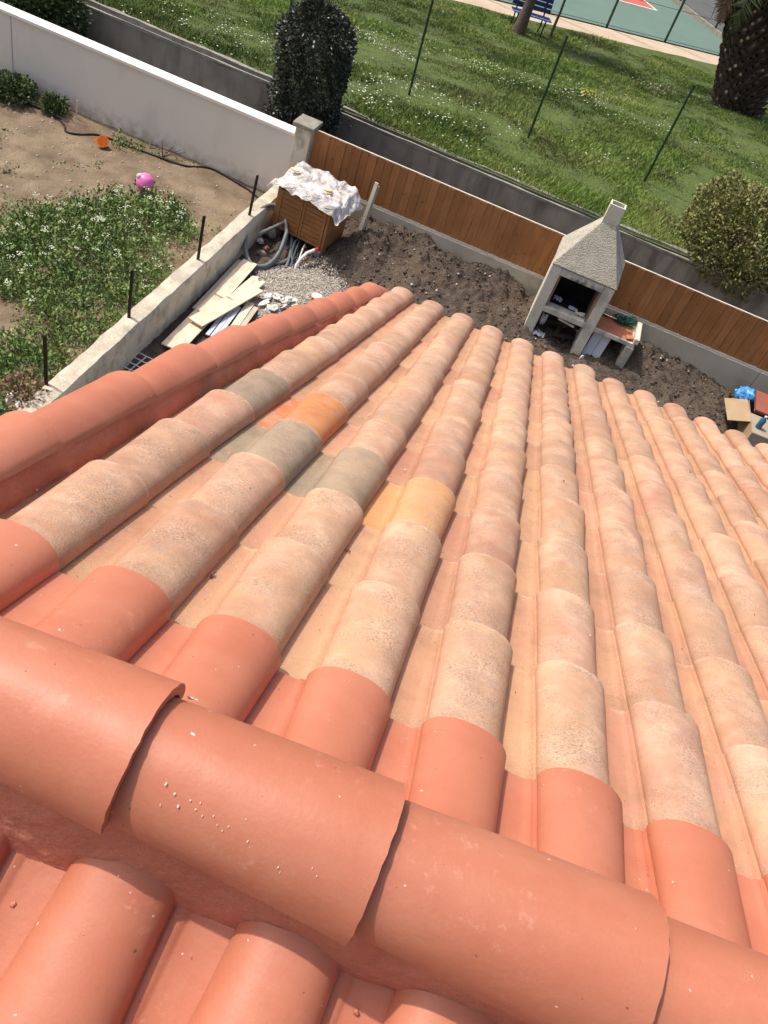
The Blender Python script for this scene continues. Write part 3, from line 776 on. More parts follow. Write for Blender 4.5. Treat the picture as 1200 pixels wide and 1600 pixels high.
def cap_mesh(frame, length, r0, r1, T=0.015, drop=0.0, seed=0, nl=14, na=22, wob=0.0012, edge=0.0, a0=0.0):
    """half-round cap along the frame's first axis; narrow r0 at start, wide r1 at end"""
    q = np.random.default_rng(seed)
    ph = q.random(6) * 6.28
    V = []
    for layer in (0, 1):
        for i in range(nl + 1):
            t = i / nl
            r = r0 + (r1 - r0) * t - (T if layer else 0)
            if i == nl and not layer: r += 0.0008
            for k in range(na + 1):
                a = a0 + (math.pi - 2 * a0) * k / na
                rr = r * (1 + wob / r * math.sin(3 * a + ph[0]) * math.sin(5 * t + ph[1]))
                y = -math.cos(a) * rr; z = math.sin(a) * rr * 1.04
                if k in (0, na): z -= edge + 0.0018 * math.sin(9 * t + ph[2]) + 0.001 * math.sin(23 * t + ph[3])
                x = length * t + (0.0008 * math.sin(4 * a + ph[4]) + 0.0007 * math.sin(19 * a + ph[5]) if i == nl else 0)
                V.append(frame(x, y, z))
    n = na + 1; L = (nl + 1) * n; F = []
    for i in range(nl):
        for k in range(na):
            a = i * n + k; F.append((a, a + n, a + n + 1, a + 1)); F.append((a + L, a + 1 + L, a + n + 1 + L, a + n + L))
    for k in range(na):
        a = nl * n + k; F.append((a, a + L, a + L + 1, a + 1)); a = k; F.append((a, a + 1, a + 1 + L, a + L))
    for i in range(nl):
        a = i * n; F.append((a, a + L, a + n + L, a + n)); a = i * n + na; F.append((a, a + n, a + n + L, a + L))
    return V, F

ridge = MB().prism([(-0.05, RZ - 0.06), (0.05, RZ - 0.06), (0.05, RZ + 0.10), (-0.05, RZ + 0.10)], -0.84, 3.28, 'x').build('ridge', M['red_mortar'], house)
ends = [-0.85, -0.50, -0.18, 0.135, 0.48, 0.84, 1.20, 1.56, 1.92, 2.28, 2.64, 3.0, 3.3]
ZC = RZ + 0.128
caps = []
for i in range(len(ends) - 1):
    a, b = ends[i], ends[i + 1]
    ov = 0.06
    V, F = cap_mesh(lambda x, y, z, a=a, ov=ov: (a - ov + x, y, ZC - 0.004 * (1 - x / 0.4) + z), b - a + ov, 0.084, 0.103, seed=i + 3)
    me = bpy.data.meshes.new('ridge_cap'); me.from_pydata(V, [], F); me.update(); smooth(me, 45)
    caps.append(link('ridge_cap', me, M['red'], ridge))
# mortar bedding each side of the ridge, roughly trowelled
def mortar_strip(name, parent, path, m, seed):
    """path(s, t) -> point ; s along 0..1 (n), t across"""
    ns, nt_ = 420, 14
    V = [path(i / ns, k / nt_) for i in range(ns + 1) for k in range(nt_ + 1)]
    F = [(i * (nt_ + 1) + k, (i + 1) * (nt_ + 1) + k, (i + 1) * (nt_ + 1) + k + 1, i * (nt_ + 1) + k + 1) for i in range(ns) for k in range(nt_)]
    me = bpy.data.meshes.new(name); me.from_pydata(V, [], F); me.update(); smooth(me)
    return link(name, me, m, parent)
def n1(x, f, seed):
    return float(vnoise(np.array([x]), np.array([seed * 3.7]), f, seed)[0])
def ridge_side(sg):
    def path(s, t):
        x = -0.84 + 4.1 * s
        rr = 0.088
        # top tucked under the cap edge, bulging belly, foot on the pan
        y0, z0 = rr - 0.014, ZC + 0.012
        y1 = (0.103 - 0.085 * max(-.2, min(.4, x + .15)) if sg < 0 else 0.105) + 0.008 * n1(x, 9, 5 + sg); z1 = RZ - y1 * TAN - 0.012
        y = y0 + (y1 - y0) * t ** 1.3 + 0.010 * math.sin(math.pi * t) * (0.6 + 1.4 * n1(x, 5, 9 + sg)) + 0.0025 * n1(x * 3 + t * 2, 14, 31)
        z = z0 + (z1 - z0) * t
        y += 0.003 * n1(x * 7 + t * 9, 9, 77)
        return (x, sg * y, z)
    o = mortar_strip('mortar_bed', ridge, path, M['red_mortar'], 5)
    return o
ridge_side(-1); ridge_side(1)
# dried paint spatter on the second cap
sp = MB()
def on_cap(x, ang, r):
    t = (x - (ends[2] - 0.06)) / (ends[3] - ends[2] + 0.06)
    rr = 0.084 + 0.019 * t + 0.0007
    c = Vector((x, -math.cos(ang) * rr, ZC + math.sin(ang) * rr * 1.04)); n = Vector((0, -math.cos(ang), math.sin(ang)))
    e1 = Vector((1, 0, 0)); e2 = n.cross(e1)
    el_ = rnd.uniform(.45, .8)
    pts = [c + (e1 * math.cos(q_ + r * 900) * r * rnd.uniform(.6, 1.35) * el_ + e2 * math.sin(q_ + r * 900) * r * rnd.uniform(.6, 1.4)) for q_ in [i * math.pi / 4 for i in range(8)]]
    sp.add([c + n * 0.0001] + pts, [(0, 1 + i, 1 + (i + 1) % 8) for i in range(8)])
for x, a, r in [(-0.132, .98, 2.2), (-0.118, .92, 1.8), (-0.108, .80, 2.4), (-0.128, .72, 1.6), (-0.098, .93, 1.3), (-0.086, .95, 1.5), (-0.088, .86, 1.4), (-0.078, .82, 1.6), (-0.066, .88, 1.3), (-0.058, .80, 1.2),
                (-0.045, .84, 1.1), (-0.05, .76, 1.2), (-0.018, .78, 2.0), (0.026, .66, 2.0), (0.03, .61, 1.7), (0.062, .82, 1.5), (0.07, .76, 1.2), (-0.03, 1.0, 0.9)]:
    on_cap(x, a, r / 1000)
sp.build('paint_spatter', M['speck'], caps[2])['kind'] = 'stuff'

chips = MB()
for k_ in range(14):
    x_ = -0.33 + 0.013 * k_ + rnd.uniform(-.004, .004)
    chips.blob((x_, 0.0985 + rnd.uniform(-.001, .002), ZC + .012 + rnd.uniform(-.004, .004)), rnd.uniform(.0012, .0028), k_, 0, .4, (2.2, 1, .7))
chips.build('chipped_paint', M['speck'], caps[1])['kind'] = 'stuff'

# gable verge: half-round caps running down the left edge with a mortar side
def vcrest(u): return 0.118 - 0.055 * min(1, max(0, (u - 1.9) / 2.4))
def vx(u): return -0.812 + 0.03 * max(0, (u - 2.0) / 3.0) + (0.075 * max(0, (u - 4.1)) ** 2)
verge = MB().add([roofpt(1, -0.86, 0.0, -0.1), roofpt(1, -0.76, 0.0, -0.1), roofpt(1, -0.76, 4.8, -0.1), roofpt(1, -0.86, 4.8, -0.1),
                  roofpt(1, -0.86, 0.0, 0.05), roofpt(1, -0.76, 0.0, 0.05), roofpt(1, -0.76, 4.8, -0.02), roofpt(1, -0.86, 4.8, -0.02)],
                 [(0, 3, 2, 1), (4, 5, 6, 7), (0, 1, 5, 4), (1, 2, 6, 5), (2, 3, 7, 6), (3, 0, 4, 7)]).build('verge', M['red_mortar'], house)
us = [0.30, 0.70, 1.16, 1.60, 2.04, 2.46, 2.86, 3.26, 3.66, 4.06, 4.44, 4.82]
for i in range(len(us)):
    u1 = us[i]; u0 = (us[i - 1] if i else -0.05) - 0.07
    def fr(x, y, z, u0=u0, u1=u1):
        u = u0 + x; t = x / (u1 - u0)
        tz = 1.0 - (0.75 * max(0, (u - 4.45) / 0.37) ** 2 if u > 4.45 else 0)
        return roofpt(1, vx(u) - y, u, (vcrest(u) - 0.09) + 0.006 * t + z * tz - 0.010 * (1 - t))
    V, F = cap_mesh(fr, u1 - u0, 0.076, 0.094, seed=40 + i, edge=0.005, nl=12, T=0.012, wob=0.002, a0=R(36))
    me = bpy.data.meshes.new('verge_cap'); me.from_pydata(V, [], F); me.update(); smooth(me, 45)
    link('verge_cap', me, M['red'], verge)
def vmort(sg):
    def path(s, t):
        u = 0.0 + 4.80 * s
        c = vcrest(u) - 0.09
        x0, h0 = vx(u) + sg * 0.054, c + 0.052
        if sg > 0: x1, h1 = vx(u) + sg * (0.089 + 0.007 * n1(u, 4, 3)), -0.01
        else: x1, h1 = vx(u) + sg * 0.07, -0.14
        x = x0 + (x1 - x0) * t ** 0.8 + sg * 0.004 * math.sin(math.pi * t) * (1 + 1.5 * n1(u, 6, 8)) + 0.003 * n1(u * 5 + t * 7, 9, 21)
        return roofpt(1, x, u, h0 + (h1 - h0) * t)
    mortar_strip('mortar_bed', verge, path, M['red_mortar'], 6)
vmort(1); vmort(-1)
# crumbs caught on the tiles
def near_lumps():
    mb = MB(); q = np.random.default_rng(5)
    for (k, fx, u, r) in ((0, -.1, .16, .0035), (1, .25, .14, .004), (0, .3, .24, .002), (-1, 1.4, .17, .004), (-1, 1.25, .21, .003), (1, 1.45, .12, .004), (1, 1.3, .15, .003), (2, 0, .2, .002), (1, -.2, .22, .0015)):
        x = XN + .004 + .229 * k + .081 + fx * .081
        h = .004 + (.064 * math.sqrt(max(0, 1 - fx * fx)) if abs(fx) < 1 else .004)
        c = Vector(roofpt(-1, x, u, h)) + Vector((0, RY, 0))
        mb.blob(c, r, int(u * 1000), 1, .3)
    tag(mb.build('paint_lumps', M['red'], sm=60), 'little painted lumps of grit stuck on the near red tiles', 'debris', kind='stuff')
near_lumps()
def roof_crumbs():
    q = np.random.default_rng(77)
    n = 330; k = q.integers(-1, 13, n); u = 0.45 + 4.2 * q.random(n) ** 1.3
    inpan = q.random(n) < .75
    x = X0 - .057 + S * k + np.where(inpan, -.002 + q.random(n) ** 1.5 * .055, .07 + .13 * q.random(n))
    h = np.where(inpan, 0.014, 0.0)
    fx = (x - (X0 - .057 + S * k) - .1395) / .0825
    h = np.where(inpan, h, 0.010 + 0.058 * np.sqrt(np.clip(1 - fx ** 2, 0, 1)))
    P = np.array([roofpt(1, a, b, c) for a, b, c in zip(x, u, h)]) + np.array([0, RY, 0])
    s = 0.0010 + 0.0022 * q.random(n) ** 3
    d = q.random(n) < .55
    for m_, sel, nm, lb in ((M['crumb_dark'], d, 'roof_crumbs', 'dark crumbs and leaf bits lying on the clay tiles'), (M['crumb_pale'], ~d, 'mortar_crumbs', 'pale mortar crumbs lying on the clay tiles')):
        tag(scatter(nm, P[sel], s[sel], (ICO[0][0] * np.array([1.6, .9, .5]), ICO[0][1]), m_), lb, 'debris', kind='stuff')
    for (x, u, r, lb) in ((-0.316, 0.592, .004, 'small dark moss tuft in the gutter two rows from the verge'), (-0.098, 0.948, .004, 'small dark moss tuft in the gutter below the peach tile')):
        mb = MB()
        c = Vector(roofpt(1, x, u, .012)) + Vector((0, RY, 0))
        for i in range(16):
            mb.blob(c + Vector((q.normal() * r * .8, q.normal() * r, abs(q.normal()) * r * .3)), r * .35, i, 0, .4)
        tag(mb.build('moss_tuft', M['crumb_dark']), lb, 'moss')
M['crumb_dark'] = mat('dark_crumb', [(0.07, 0.045, 0.03), (0.16, 0.11, 0.06)], scale=30, rough=0.9)
M['crumb_pale'] = mat('pale_crumb', [(0.72, 0.60, 0.50)], rough=0.9)
roof_crumbs()

# ------------------------------------------------------------------ walls and fences
ww = empty('garden_wall', (-6.5, 11.0, 0), 'white rendered garden wall with bright pale coping behind the weedy plot', 'wall')
MB().box(-19.5, 3.0, 0, 0.16, -0.2, 1.02).build('wall_body', M['white_render'], ww)
MB().box(-19.5, 3.0, -0.02, 0.20, 1.02, 1.065).build('coping', M['coping'], ww, bev=0.006)
for x in (-1.33, -5.4, -9.5): MB().box(x - .006, x + .006, -0.003, 0.0, -0.1, 1.018).build('joint', M['joint'], ww)
ww.location.x = -6.53

pl = empty('gate_pillar', (-3.40, 11.08, 0), 'stained cream pillar with flat cap between white wall and wooden fence', 'pillar')
MB().box(-0.115, 0.115, -0.13, 0.15, -0.2, 1.19).build('shaft', M['cream_concrete'], pl, bev=0.008)
MB().box(-0.155, 0.155, -0.17, 0.19, 1.19, 1.25).build('pillar_cap', M['concrete_edge'], pl, bev=0.01)

fe = empty('wooden_fence', (0, 11.05, 0), 'orange-brown board fence standing on a grey concrete plinth behind the barbecue', 'fence')
FX0, FX1 = -3.27, 9.0
b = MB()
x = FX0; i = 0
while x < FX1:
    o_ = 0.006 if i % 2 else 0.0
    b.box(x + 0.002, min(x + 0.115, FX1), 0.012 - o_, 0.034 - o_, 0.545, 1.185 + rnd.uniform(-0.002, 0.002)); x += 0.117; i += 1
b.build('board_panel', M['fence_wood'], fe, bev=0.002)
MB().box(FX0, FX1, 0.012, 0.036, 1.189, 1.198).build('top_rail', M['white_wood'], fe)
MB().box(FX0, 3.72, -0.03, 0.075, -0.3, 0.515).build('plinth', M['concrete'], fe, bev=0.006)
MB().box(3.728, FX1, -0.03, 0.075, -0.3, 0.515).build('plinth', M['concrete'], fe, bev=0.006)
MB().box(FX0, FX1, -0.012, 0.04, 0.517, 0.540).build('bottom_rail', M['white_wood'], fe)

lw = MB()
q = np.random.default_rng(5)
ysl = np.arange(4.75, 11.0, 0.06)
def low_wall():
    prof = [(-0.10, -0.3), (-0.10, 0.40), (-0.085, 0.437), (0.0, 0.445), (0.085, 0.437), (0.10, 0.40), (0.10, 0.2), (0.10, -0.1)]
    V = []
    for y in ysl:
        for (x, z) in prof:
            e = 1 if z > 0.3 else 0.4
            V.append((x + e * 0.016 * float(fbm(np.array([y]), np.array([x * 9 + z * 5]), 4, 3, 51)[0]), y, z + (0.018 * float(fbm(np.array([y]), np.array([x * 7]), 5, 3, 61)[0]) if z > 0.3 else 0)))
    n = len(prof); F = [(i * n + k, i * n + k + 1, (i + 1) * n + k + 1, (i + 1) * n + k) for i in range(len(ysl) - 1) for k in range(n - 1)]
    F.append(tuple(range(n))[::-1]); F.append(tuple((len(ysl) - 1) * n + k for k in range(n)))
    me = bpy.data.meshes.new('low_wall'); me.from_pydata([(x, y, z) for x, y, z in V], [], [f[::-1] for f in F]); me.update()
    smooth(me, 35)
    o = link('low_wall', me, M['cream_concrete']); o.location = (-3.47, 0, 0)
    tag(o, 'low rough cream block wall dividing the weedy plot from the yard, topped with iron posts', 'wall')
low_wall()
lbl = ['black iron post on the low wall nearest the wooden cabinet', 'black iron post on the low wall, second from the cabinet',
       'black iron post on the low wall, third from the cabinet', 'black iron post on the low wall above the dry leafy plant, farthest from the cabinet']
for (x, y, h, dx, dy), lb in zip(((-3.45, 9.55, .56, .03, .02), (-3.47, 8.14, .57, 0.02, 0), (-3.50, 6.63, .58, 0.01, 0), (-3.55, 5.25, .56, -.01, 0)), lbl):
    mb = MB(); w_ = 0.017
    mt = Matrix(((1, 0, dx, 0), (0, 1, dy, 0), (0, 0, 1, 0), (0, 0, 0, 1)))
    # T-section bar
    mb.box(-w_, w_, -0.004, 0.004, 0, h, mt).box(-0.004, 0.004, 0.0045, 0.028, 0, h - .002, mt)
    o = mb.build('iron_post', M['rust']); o.location = (x, y, 0.44)
    tag(o, lb, 'post', 'iron posts on the low wall')

rw = empty('retaining_wall', (0, 12.6, 0), 'dark stained concrete retaining wall holding up the grass bank', 'wall')
def rough_bar(x0, x1, y0, y1, z0, z1, amp, seed, step=0.12):
    xs_ = np.arange(x0, x1 + step, step); V = []
    for x in xs_:
        for (y, z) in ((y0, z0), (y0, z1), (y1, z1), (y1, z0)):
            nn = float(fbm(np.array([x]), np.array([y * 13 + z * 7]), 2.5, 4, seed)[0])
            V.append((x, y + amp * 0.4 * nn, z + amp * nn))
    n = 4; F = [(i * n + k, (i + 1) * n + k, (i + 1) * n + (k + 1) % n, i * n + (k + 1) % n) for i in range(len(xs_) - 1) for k in range(n)]
    F += [(0, 1, 2, 3), tuple((len(xs_) - 1) * n + k for k in (3, 2, 1, 0))]
    return MB().add(V, F)
rough_bar(-26, 22, 0.0, 0.16, -0.3, 0.90, 0.012, 71).build('wall_body', M['old_concrete'], rw)
rough_bar(-26, 22, -0.006, 0.03, 0.902, 0.945, 0.012, 73).build('front_lip', M['concrete_edge'], rw)
rough_bar(-26, 22, 0.11, 0.18, 0.905, 0.985, 0.022, 75).build('back_lip', M['concrete_edge'], rw)

# green fence posts along the bank
glab = ['thin dark green fence post in the grass left of the other two', 'thin dark green fence post in the grass, middle of the row',
        'thin dark green fence post in the grass nearest the palm tree', 'thin dark green fence post mostly hidden behind the clipped tree']
proto = None
for (x, y, lean), lb in zip(((-2.86, 14.66, -.03), (-0.70, 14.74, -.01), (1.42, 14.98, 0.0), (-5.1, 14.5, -.04)), glab):
    if proto is None:
        proto = empty('fence_post', (0, 0, 0), lb, 'post', 'green posts in the grass bank')
        MB().tube([(0, 0, -0.1), (0, 0, 1.60)], 0.021, 8).build('pole', M['green_metal'], proto, sm=40)
        MB().tube([(0, 0, 1.60), (0, 0, 1.63)], 0.024, 8).build('pole_cap', M['green_metal'], proto, sm=40)
        o = proto
    else:
        o = proto.copy(); COL.objects.link(o); o['label'] = lb
        for ch in proto.children:
            c = ch.copy(); COL.objects.link(c); c.parent = o
    o.location = (x, y, float(gzf(np.array([x]), np.array([y]))[0]))
    o.rotation_euler = (R(1), lean, 0)

# tennis court fence
cf = empty('court_fence', (C0.x, C0.y, 0), 'dark green post fence with thin wires along the near side of the tennis court', 'fence')
for k in range(-9, 7):
    p = AX * (2.22 * k)
    MB().tube([(p.x, p.y, -0.2), (p.x, p.y, 2.6)], 0.038, 8).build('post', M['green_metal'], cf, sm=40)
for z in (0.06, 0.9, 1.75, 2.55):
    a, c = AX * (-20), AX * 13.4
    MB().tube([(a.x, a.y, z), (c.x, c.y, z)], 0.007, 5).build('wire', M['green_metal'], cf)
cf2 = empty('side_fence', (*ab(3.6, 0), 0), 'dark green fence running away along the right side of the tennis court', 'fence')
for k in range(1, 8):
    p = BX * (2.6 * k)
    MB().tube([(p.x, p.y, -0.2), (p.x, p.y, 2.2)], 0.035, 8).build('post', M['green_metal'], cf2, sm=40)
mb = MB().box(-0.05, 0.05, 0, 30, -0.1, 0.16, Matrix.Rotation(math.atan2(-BX.x, BX.y), 4, 'Z'))
mb.build('kerb', M['concrete_edge'], cf2)

# ------------------------------------------------------------------ grass, flowers, weeds
def grass():
    n = 620000
    y = 12.72 + (rng.random(n) ** 1.25) * 15.5; x = -9.0 + rng.random(n) * 15.5
    # keep only what stands on the bank
    k = (y < PN(x) - 0.05 + 0.15 * rng.normal(size=n)) & (x > -0.62 * y + 0.3) & (x < 0.20 * y + 2.2)
    x, y = x[k], y[k]
    patch = fbm(x, y, 1.1, 4, 91); band = fbm(x, y * 2.2, 0.5, 3, 95)
    keep = rng.random(len(x)) < np.clip(0.75 + 1.1 * patch, 0.18, 1)
    x, y, patch, band = x[keep], y[keep], patch[keep], band[keep]
    n = len(x)
    h = (0.018 + 0.027 * rng.random(n)) * np.clip(1 + 1.6 * patch, 0.45, 1.9) * np.clip((y - 12.0) * 0.2 + 0.8, .8, 1.3)
    h *= 1 + 0.9 * np.exp(-((y - 13.2) / 0.7) ** 2)
    wd = 0.005 + 0.007 * rng.random(n) + 0.0005 * (y - 12)
    z = gzf(x, y) - 0.01
    a = rng.random(n) * 2 * np.pi; l = h * (0.2 + 0.9 * rng.random(n))
    b = rng.random(n) * 2 * np.pi
    P0 = np.stack([x - np.cos(a) * wd, y - np.sin(a) * wd, z], 1); P1 = np.stack([x + np.cos(a) * wd, y + np.sin(a) * wd, z], 1)
    P2 = np.stack([x + np.cos(b) * l, y + np.sin(b) * l, z + h], 1)
    V = np.stack([P0, P1, P2], 1).reshape(-1, 3)
    t = np.clip(0.42 + 1.0 * band + 0.5 * patch + 0.22 * rng.normal(size=n), 0, 1)
    o = link('grass_blades', npmesh('grass_blades', V, np.arange(3 * n).reshape(n, 3), t), M['blade'])
    tag(o, 'rough green grass covering the bank behind the retaining wall', 'grass', kind='stuff')
grass()

DISC = (np.array([(0, 0, .25)] + [(math.cos(a), math.sin(a), 0) for a in [i * math.pi / 3 for i in range(6)]]), np.array([(0, 1 + i, 1 + (i + 1) % 6) for i in range(6)]))
def flowers(name, C, per, spread, size, m, zf, lab, up=0.08):
    P = np.repeat(np.array(C), per, 0) + np.concatenate([rng.normal(size=(len(C) * per, 2)) * spread, np.zeros((len(C) * per, 1))], 1)
    P[:, 2] = zf(P[:, 0], P[:, 1]) + up * (0.6 + 0.8 * rng.random(len(P)))
    sz = size * (0.5 + rng.random(len(P)))
    o = scatter(name, P, sz, DISC, m, rot=False)
    tag(o, lab, 'flowers', kind='stuff')
C = []
while len(C) < 400:
    x, y = rng.uniform(-7.5, 6), rng.uniform(12.9, 24.5)
    if y > PN(x) - 1.2: continue
    d = float(fbm(np.array([x]), np.array([y]), 0.45, 3, 111)[0]) + 0.3 * math.exp(-((y - (15.3 + 0.15 * x)) / 1.0) ** 2)
    if d > rng.uniform(-0.1, 0.5): C.append((x, y, 0))
for i in range(34): C.append((-4.9 + 0.045 * i + rng.normal() * .1, 17.6 - 0.03 * i + rng.normal() * .15, 0))
flowers('grass_flowers', C, 3, 0.09, 0.0115, M['petal'], gzf, 'small white wild flowers dotted over the grass bank', 0.10)
flowers('yellow_flowers', [(-0.2 + .2 * rng.random(), 19.2 + .5 * rng.random(), 0) for _ in range(9)], 4, 0.08, 0.014, M['petal_yellow'], gzf, 'little patch of yellow flowers in the grass below the palm', 0.10)

def weeds():
    n = 9000
    x = rng.uniform(-10.5, -3.62, n); y = rng.uniform(4.0, 10.95, n)
    d = fbm(x, y, 0.9, 4, 121) * 1.1
    core = np.exp(-(((x + 4.9) / 1.35) ** 2 + ((y - 8.1) / 1.35) ** 2)) * 1.15 + np.exp(-(((x + 4.1) / 0.8) ** 2 + ((y - 6.3) / 1.6) ** 2)) * 1.0 + np.exp(-(((x + 5.6) / 1.1) ** 2 + ((y - 7.4) / .8) ** 2)) * 0.7
    bare = 0.9 * np.exp(-(((x + 4.75) / 0.45) ** 2 + ((y - 6.3) / 0.55) ** 2)) + 0.55 * np.exp(-(((x + 6.3) / 1.0) ** 2 + ((y - 8.6) / 1.0) ** 2))
    k = (d + core - bare) > 0.34 + 0.30 * rng.random(n)
    x, y = x[k], y[k]; n = len(x)
    ph = (0.07 + 0.15 * rng.random(n)) * np.clip(0.55 + np.exp(-(((x + 4.9) / 1.4) ** 2 + ((y - 8.0) / 1.4) ** 2)), .5, 1.5)
    per = 22
    X = np.repeat(x, per) + rng.normal(size=n * per) * 0.055; Y = np.repeat(y, per) + rng.normal(size=n * per) * 0.055
    Hh = np.repeat(ph, per) * rng.random(n * per)
    Z = garden_h(X, Y) + Hh
    N = np.stack([rng.normal(size=n * per), rng.normal(size=n * per), 0.5 + rng.random(n * per)], 1)
    t = np.clip(np.repeat(rng.random(n), per) * .5 + rng.random(n * per) * .5, 0, 1)
    k = X < -3.60
    o = leaf_obj('weeds', np.stack([X, Y, Z], 1)[k], N[k], 0.046, M['weed'], spread=0.3, aspect=0.8, tint=t[k])
    tag(o, 'tangle of green weeds growing over the bare plot left of the low wall', 'weeds', kind='stuff')
    # white umbels
    s = rng.permutation(n)[:420]
    s = [i for i in s if fbm(x[i:i+1], y[i:i+1], 0.8, 2, 131)[0] > -0.05 and y[i] > 6.4][:135]
    P = []; 
    for i in s:
        m_ = rng.integers(5, 16)
        rr = 0.045 * np.sqrt(rng.random(m_)); aa = rng.random(m_) * 6.28
        P.append(np.stack([x[i] + rr * np.cos(aa), y[i] + rr * np.sin(aa), garden_h(x[i], y[i]) + ph[i] + 0.05 + 0.02 * rng.random(m_)], 1))
    P = np.concatenate(P)
    o = scatter('weed_flowers', P, 0.005 + 0.005 * rng.random(len(P)), DISC, M['umbel'], rot=False)
    tag(o, 'flat white flower heads above the weeds', 'flowers', kind='stuff')
    # low sparse sprigs over the bare soil
    n = 900
    x = rng.uniform(-9.5, -3.7, n); y = rng.uniform(5, 10.9, n)
    k = fbm(x, y, 1.6, 3, 141) > 0.10; x, y = x[k], y[k]; n = len(x); per = 12
    X = np.repeat(x, per) + rng.normal(size=n * per) * 0.05; Y = np.repeat(y, per) + rng.normal(size=n * per) * 0.04
    N = np.stack([rng.normal(size=n * per), rng.normal(size=n * per), 0.6 + 0 * X], 1)
    o = leaf_obj('sprigs', np.stack([X, Y, garden_h(X, Y)], 1), N, 0.045, M['weed'], spread=0.3, aspect=0.7)
    tag(o, 'thin low sprigs scattered on the dry bare soil', 'weeds', kind='stuff')
weeds()

# soil clods, pebbles, gravel
def clods():
    n = 26000
    x = rng.uniform(-3.3, 4.5, n); y = 11.0 - (rng.random(n) ** 1.4) * 5.8
    k = ~((x > -3.2) & (x < -1.9) & (y > 7.4) & (y < 9.7) & (rng.random(n) < .85)); x, y = x[k], y[k]
    s = 0.005 + 0.017 * rng.random(len(x)) ** 4 + 0.022 * (rng.random(len(x)) < .03)
    V, F = ICO[0]
    o = scatter('soil_clods', np.stack([x, y, soil_h(x, y) + s * .2], 1), s, (V * np.array([1, .8, .7]), F), M['clod'])
    tag(o, 'loose dark clods of dug soil along the fence', 'soil', kind='stuff')
    n = 380
    x = rng.uniform(-3.2, 4.2, n); y = 11.0 - rng.random(n) ** 1.3 * 4.5; s = 0.007 + 0.016 * rng.random(n) ** 3
    o = scatter('soil_stones', np.stack([x, y, soil_h(x, y) + s * .5], 1), s, ICO[0], M['gravel_stone'])
    tag(o, 'pale stones mixed into the dark dug soil', 'stones', kind='stuff')
    n = 900
    x = rng.uniform(-9, -3.6, n); y = rng.uniform(5, 10.9, n); s = 0.006 + 0.012 * rng.random(n) ** 2
    o = scatter('garden_pebbles', np.stack([x, y, garden_h(x, y) + s * .3], 1), s, ICO[0], M['gravel_stone'])
    tag(o, 'scattered pale pebbles on the bare garden soil', 'pebbles', kind='stuff')
clods()
def gravel():
    def inside(x, y):
        return ((x + 2.45) / 0.62) ** 2 + ((y - 8.95) / 0.92) ** 2 + 0.5 * fbm(x, y, 3, 3, 151)
    xs_ = np.arange(-3.15, -1.6, 0.03); ys_ = np.arange(7.5, 10.1, 0.03)
    sheet('gravel_patch', xs_, ys_, lambda x, y: soil_h(x, y) * .5 + 0.05 - 0.055 * np.clip(inside(x, y), 0, 1.3), M['gravel'], kind='structure', mask=lambda x, y: inside(x, y) < 1.15)
    n = 12000
    x = rng.uniform(-3.2, -1.5, n); y = rng.uniform(7.4, 10.1, n); v = inside(x, y)
    k = v < 0.75 + 0.45 * rng.random(n); x, y, v = x[k], y[k], v[k]
    s = 0.005 + 0.008 * rng.random(len(x))
    z = soil_h(x, y) * .5 + 0.05 - 0.055 * np.clip(v, 0, 1.3)
    z = np.maximum(z, soil_h(x, y)) + s * .3
    o = scatter('gravel_stones', np.stack([x, y, z], 1), s, ICO[0], M['gravel_stone'])
    tag(o, 'spilled pale grey gravel on the yard soil in front of the cabinet', 'gravel', kind='stuff')
gravel()

# ------------------------------------------------------------------ barbecue
bb = empty('barbecue', (0, 10.36, 0), 'aged white concrete garden barbecue with tall hood and short square chimney', 'barbecue')
DB = 0.56
MB().box(0.42, 0.565, 0, DB, -0.05, 1.08).build('side_panel', M['bbq'], bb, bev=0.008)
MB().box(1.165, 1.305, 0, DB, -0.05, 1.08).build('side_panel', M['bbq'], bb, bev=0.008)
MB().box(0.567, 1.163, 0.0, 0.10, 0.975, 1.075).build('lintel', M['bbq'], bb, bev=0.006)
MB().box(0.567, 1.163, -0.004, DB - .01, 0.42, 0.50).build('hearth_shelf', M['bbq'], bb, bev=0.006)
MB().box(0.567, 1.163, DB - 0.04, DB - .005, 0.502, 1.07).build('fireback', M['soot'], bb)
MB().box(0.567, 0.592, 0.02, DB - .045, 0.502, 0.972).box(1.138, 1.163, 0.02, DB - .045, 0.502, 0.972).build('firebrick_lining', M['firebrick'], bb)
MB().box(0.60, 1.13, 0.16, DB - .06, 0.502, 0.512).build('ash_bed', M['soot'], bb)
# hood: frustum whose back stands a little higher than its front
f0 = [(0.41, -0.012, 1.082), (1.315, -0.012, 1.082), (1.315, DB, 1.082), (0.41, DB, 1.082)]
f1 = [(0.41, -0.012, 1.10), (1.315, -0.012, 1.10), (1.315, DB, 1.235), (0.41, DB, 1.235)]
f2 = [(0.760, 0.255, 1.72), (0.970, 0.255, 1.72), (0.970, 0.425, 1.73), (0.760, 0.425, 1.73)]
hd = MB().add(f0 + f1 + f2, [(3, 2, 1, 0), (0, 1, 5, 4), (1, 2, 6, 5), (2, 3, 7, 6), (3, 0, 4, 7), (4, 5, 9, 8), (5, 6, 10, 9), (6, 7, 11, 10), (7, 4, 8, 11), (8, 9, 10, 11)]).build('hood', M['bbq_hood'], bb, bev=0.012)
ch = MB()
cx0, cx1, cy0, cy1, cz0, cz1, tt = 0.765, 0.965, 0.26, 0.42, 1.69, 1.975, 0.018
ch.box(cx0, cx1, cy0, cy0 + tt, cz0, cz1).box(cx0, cx1, cy1 - tt, cy1, cz0, cz1).box(cx0, cx0 + tt, cy0 + tt, cy1 - tt, cz0, cz1).box(cx1 - tt, cx1, cy0 + tt, cy1 - tt, cz0, cz1)
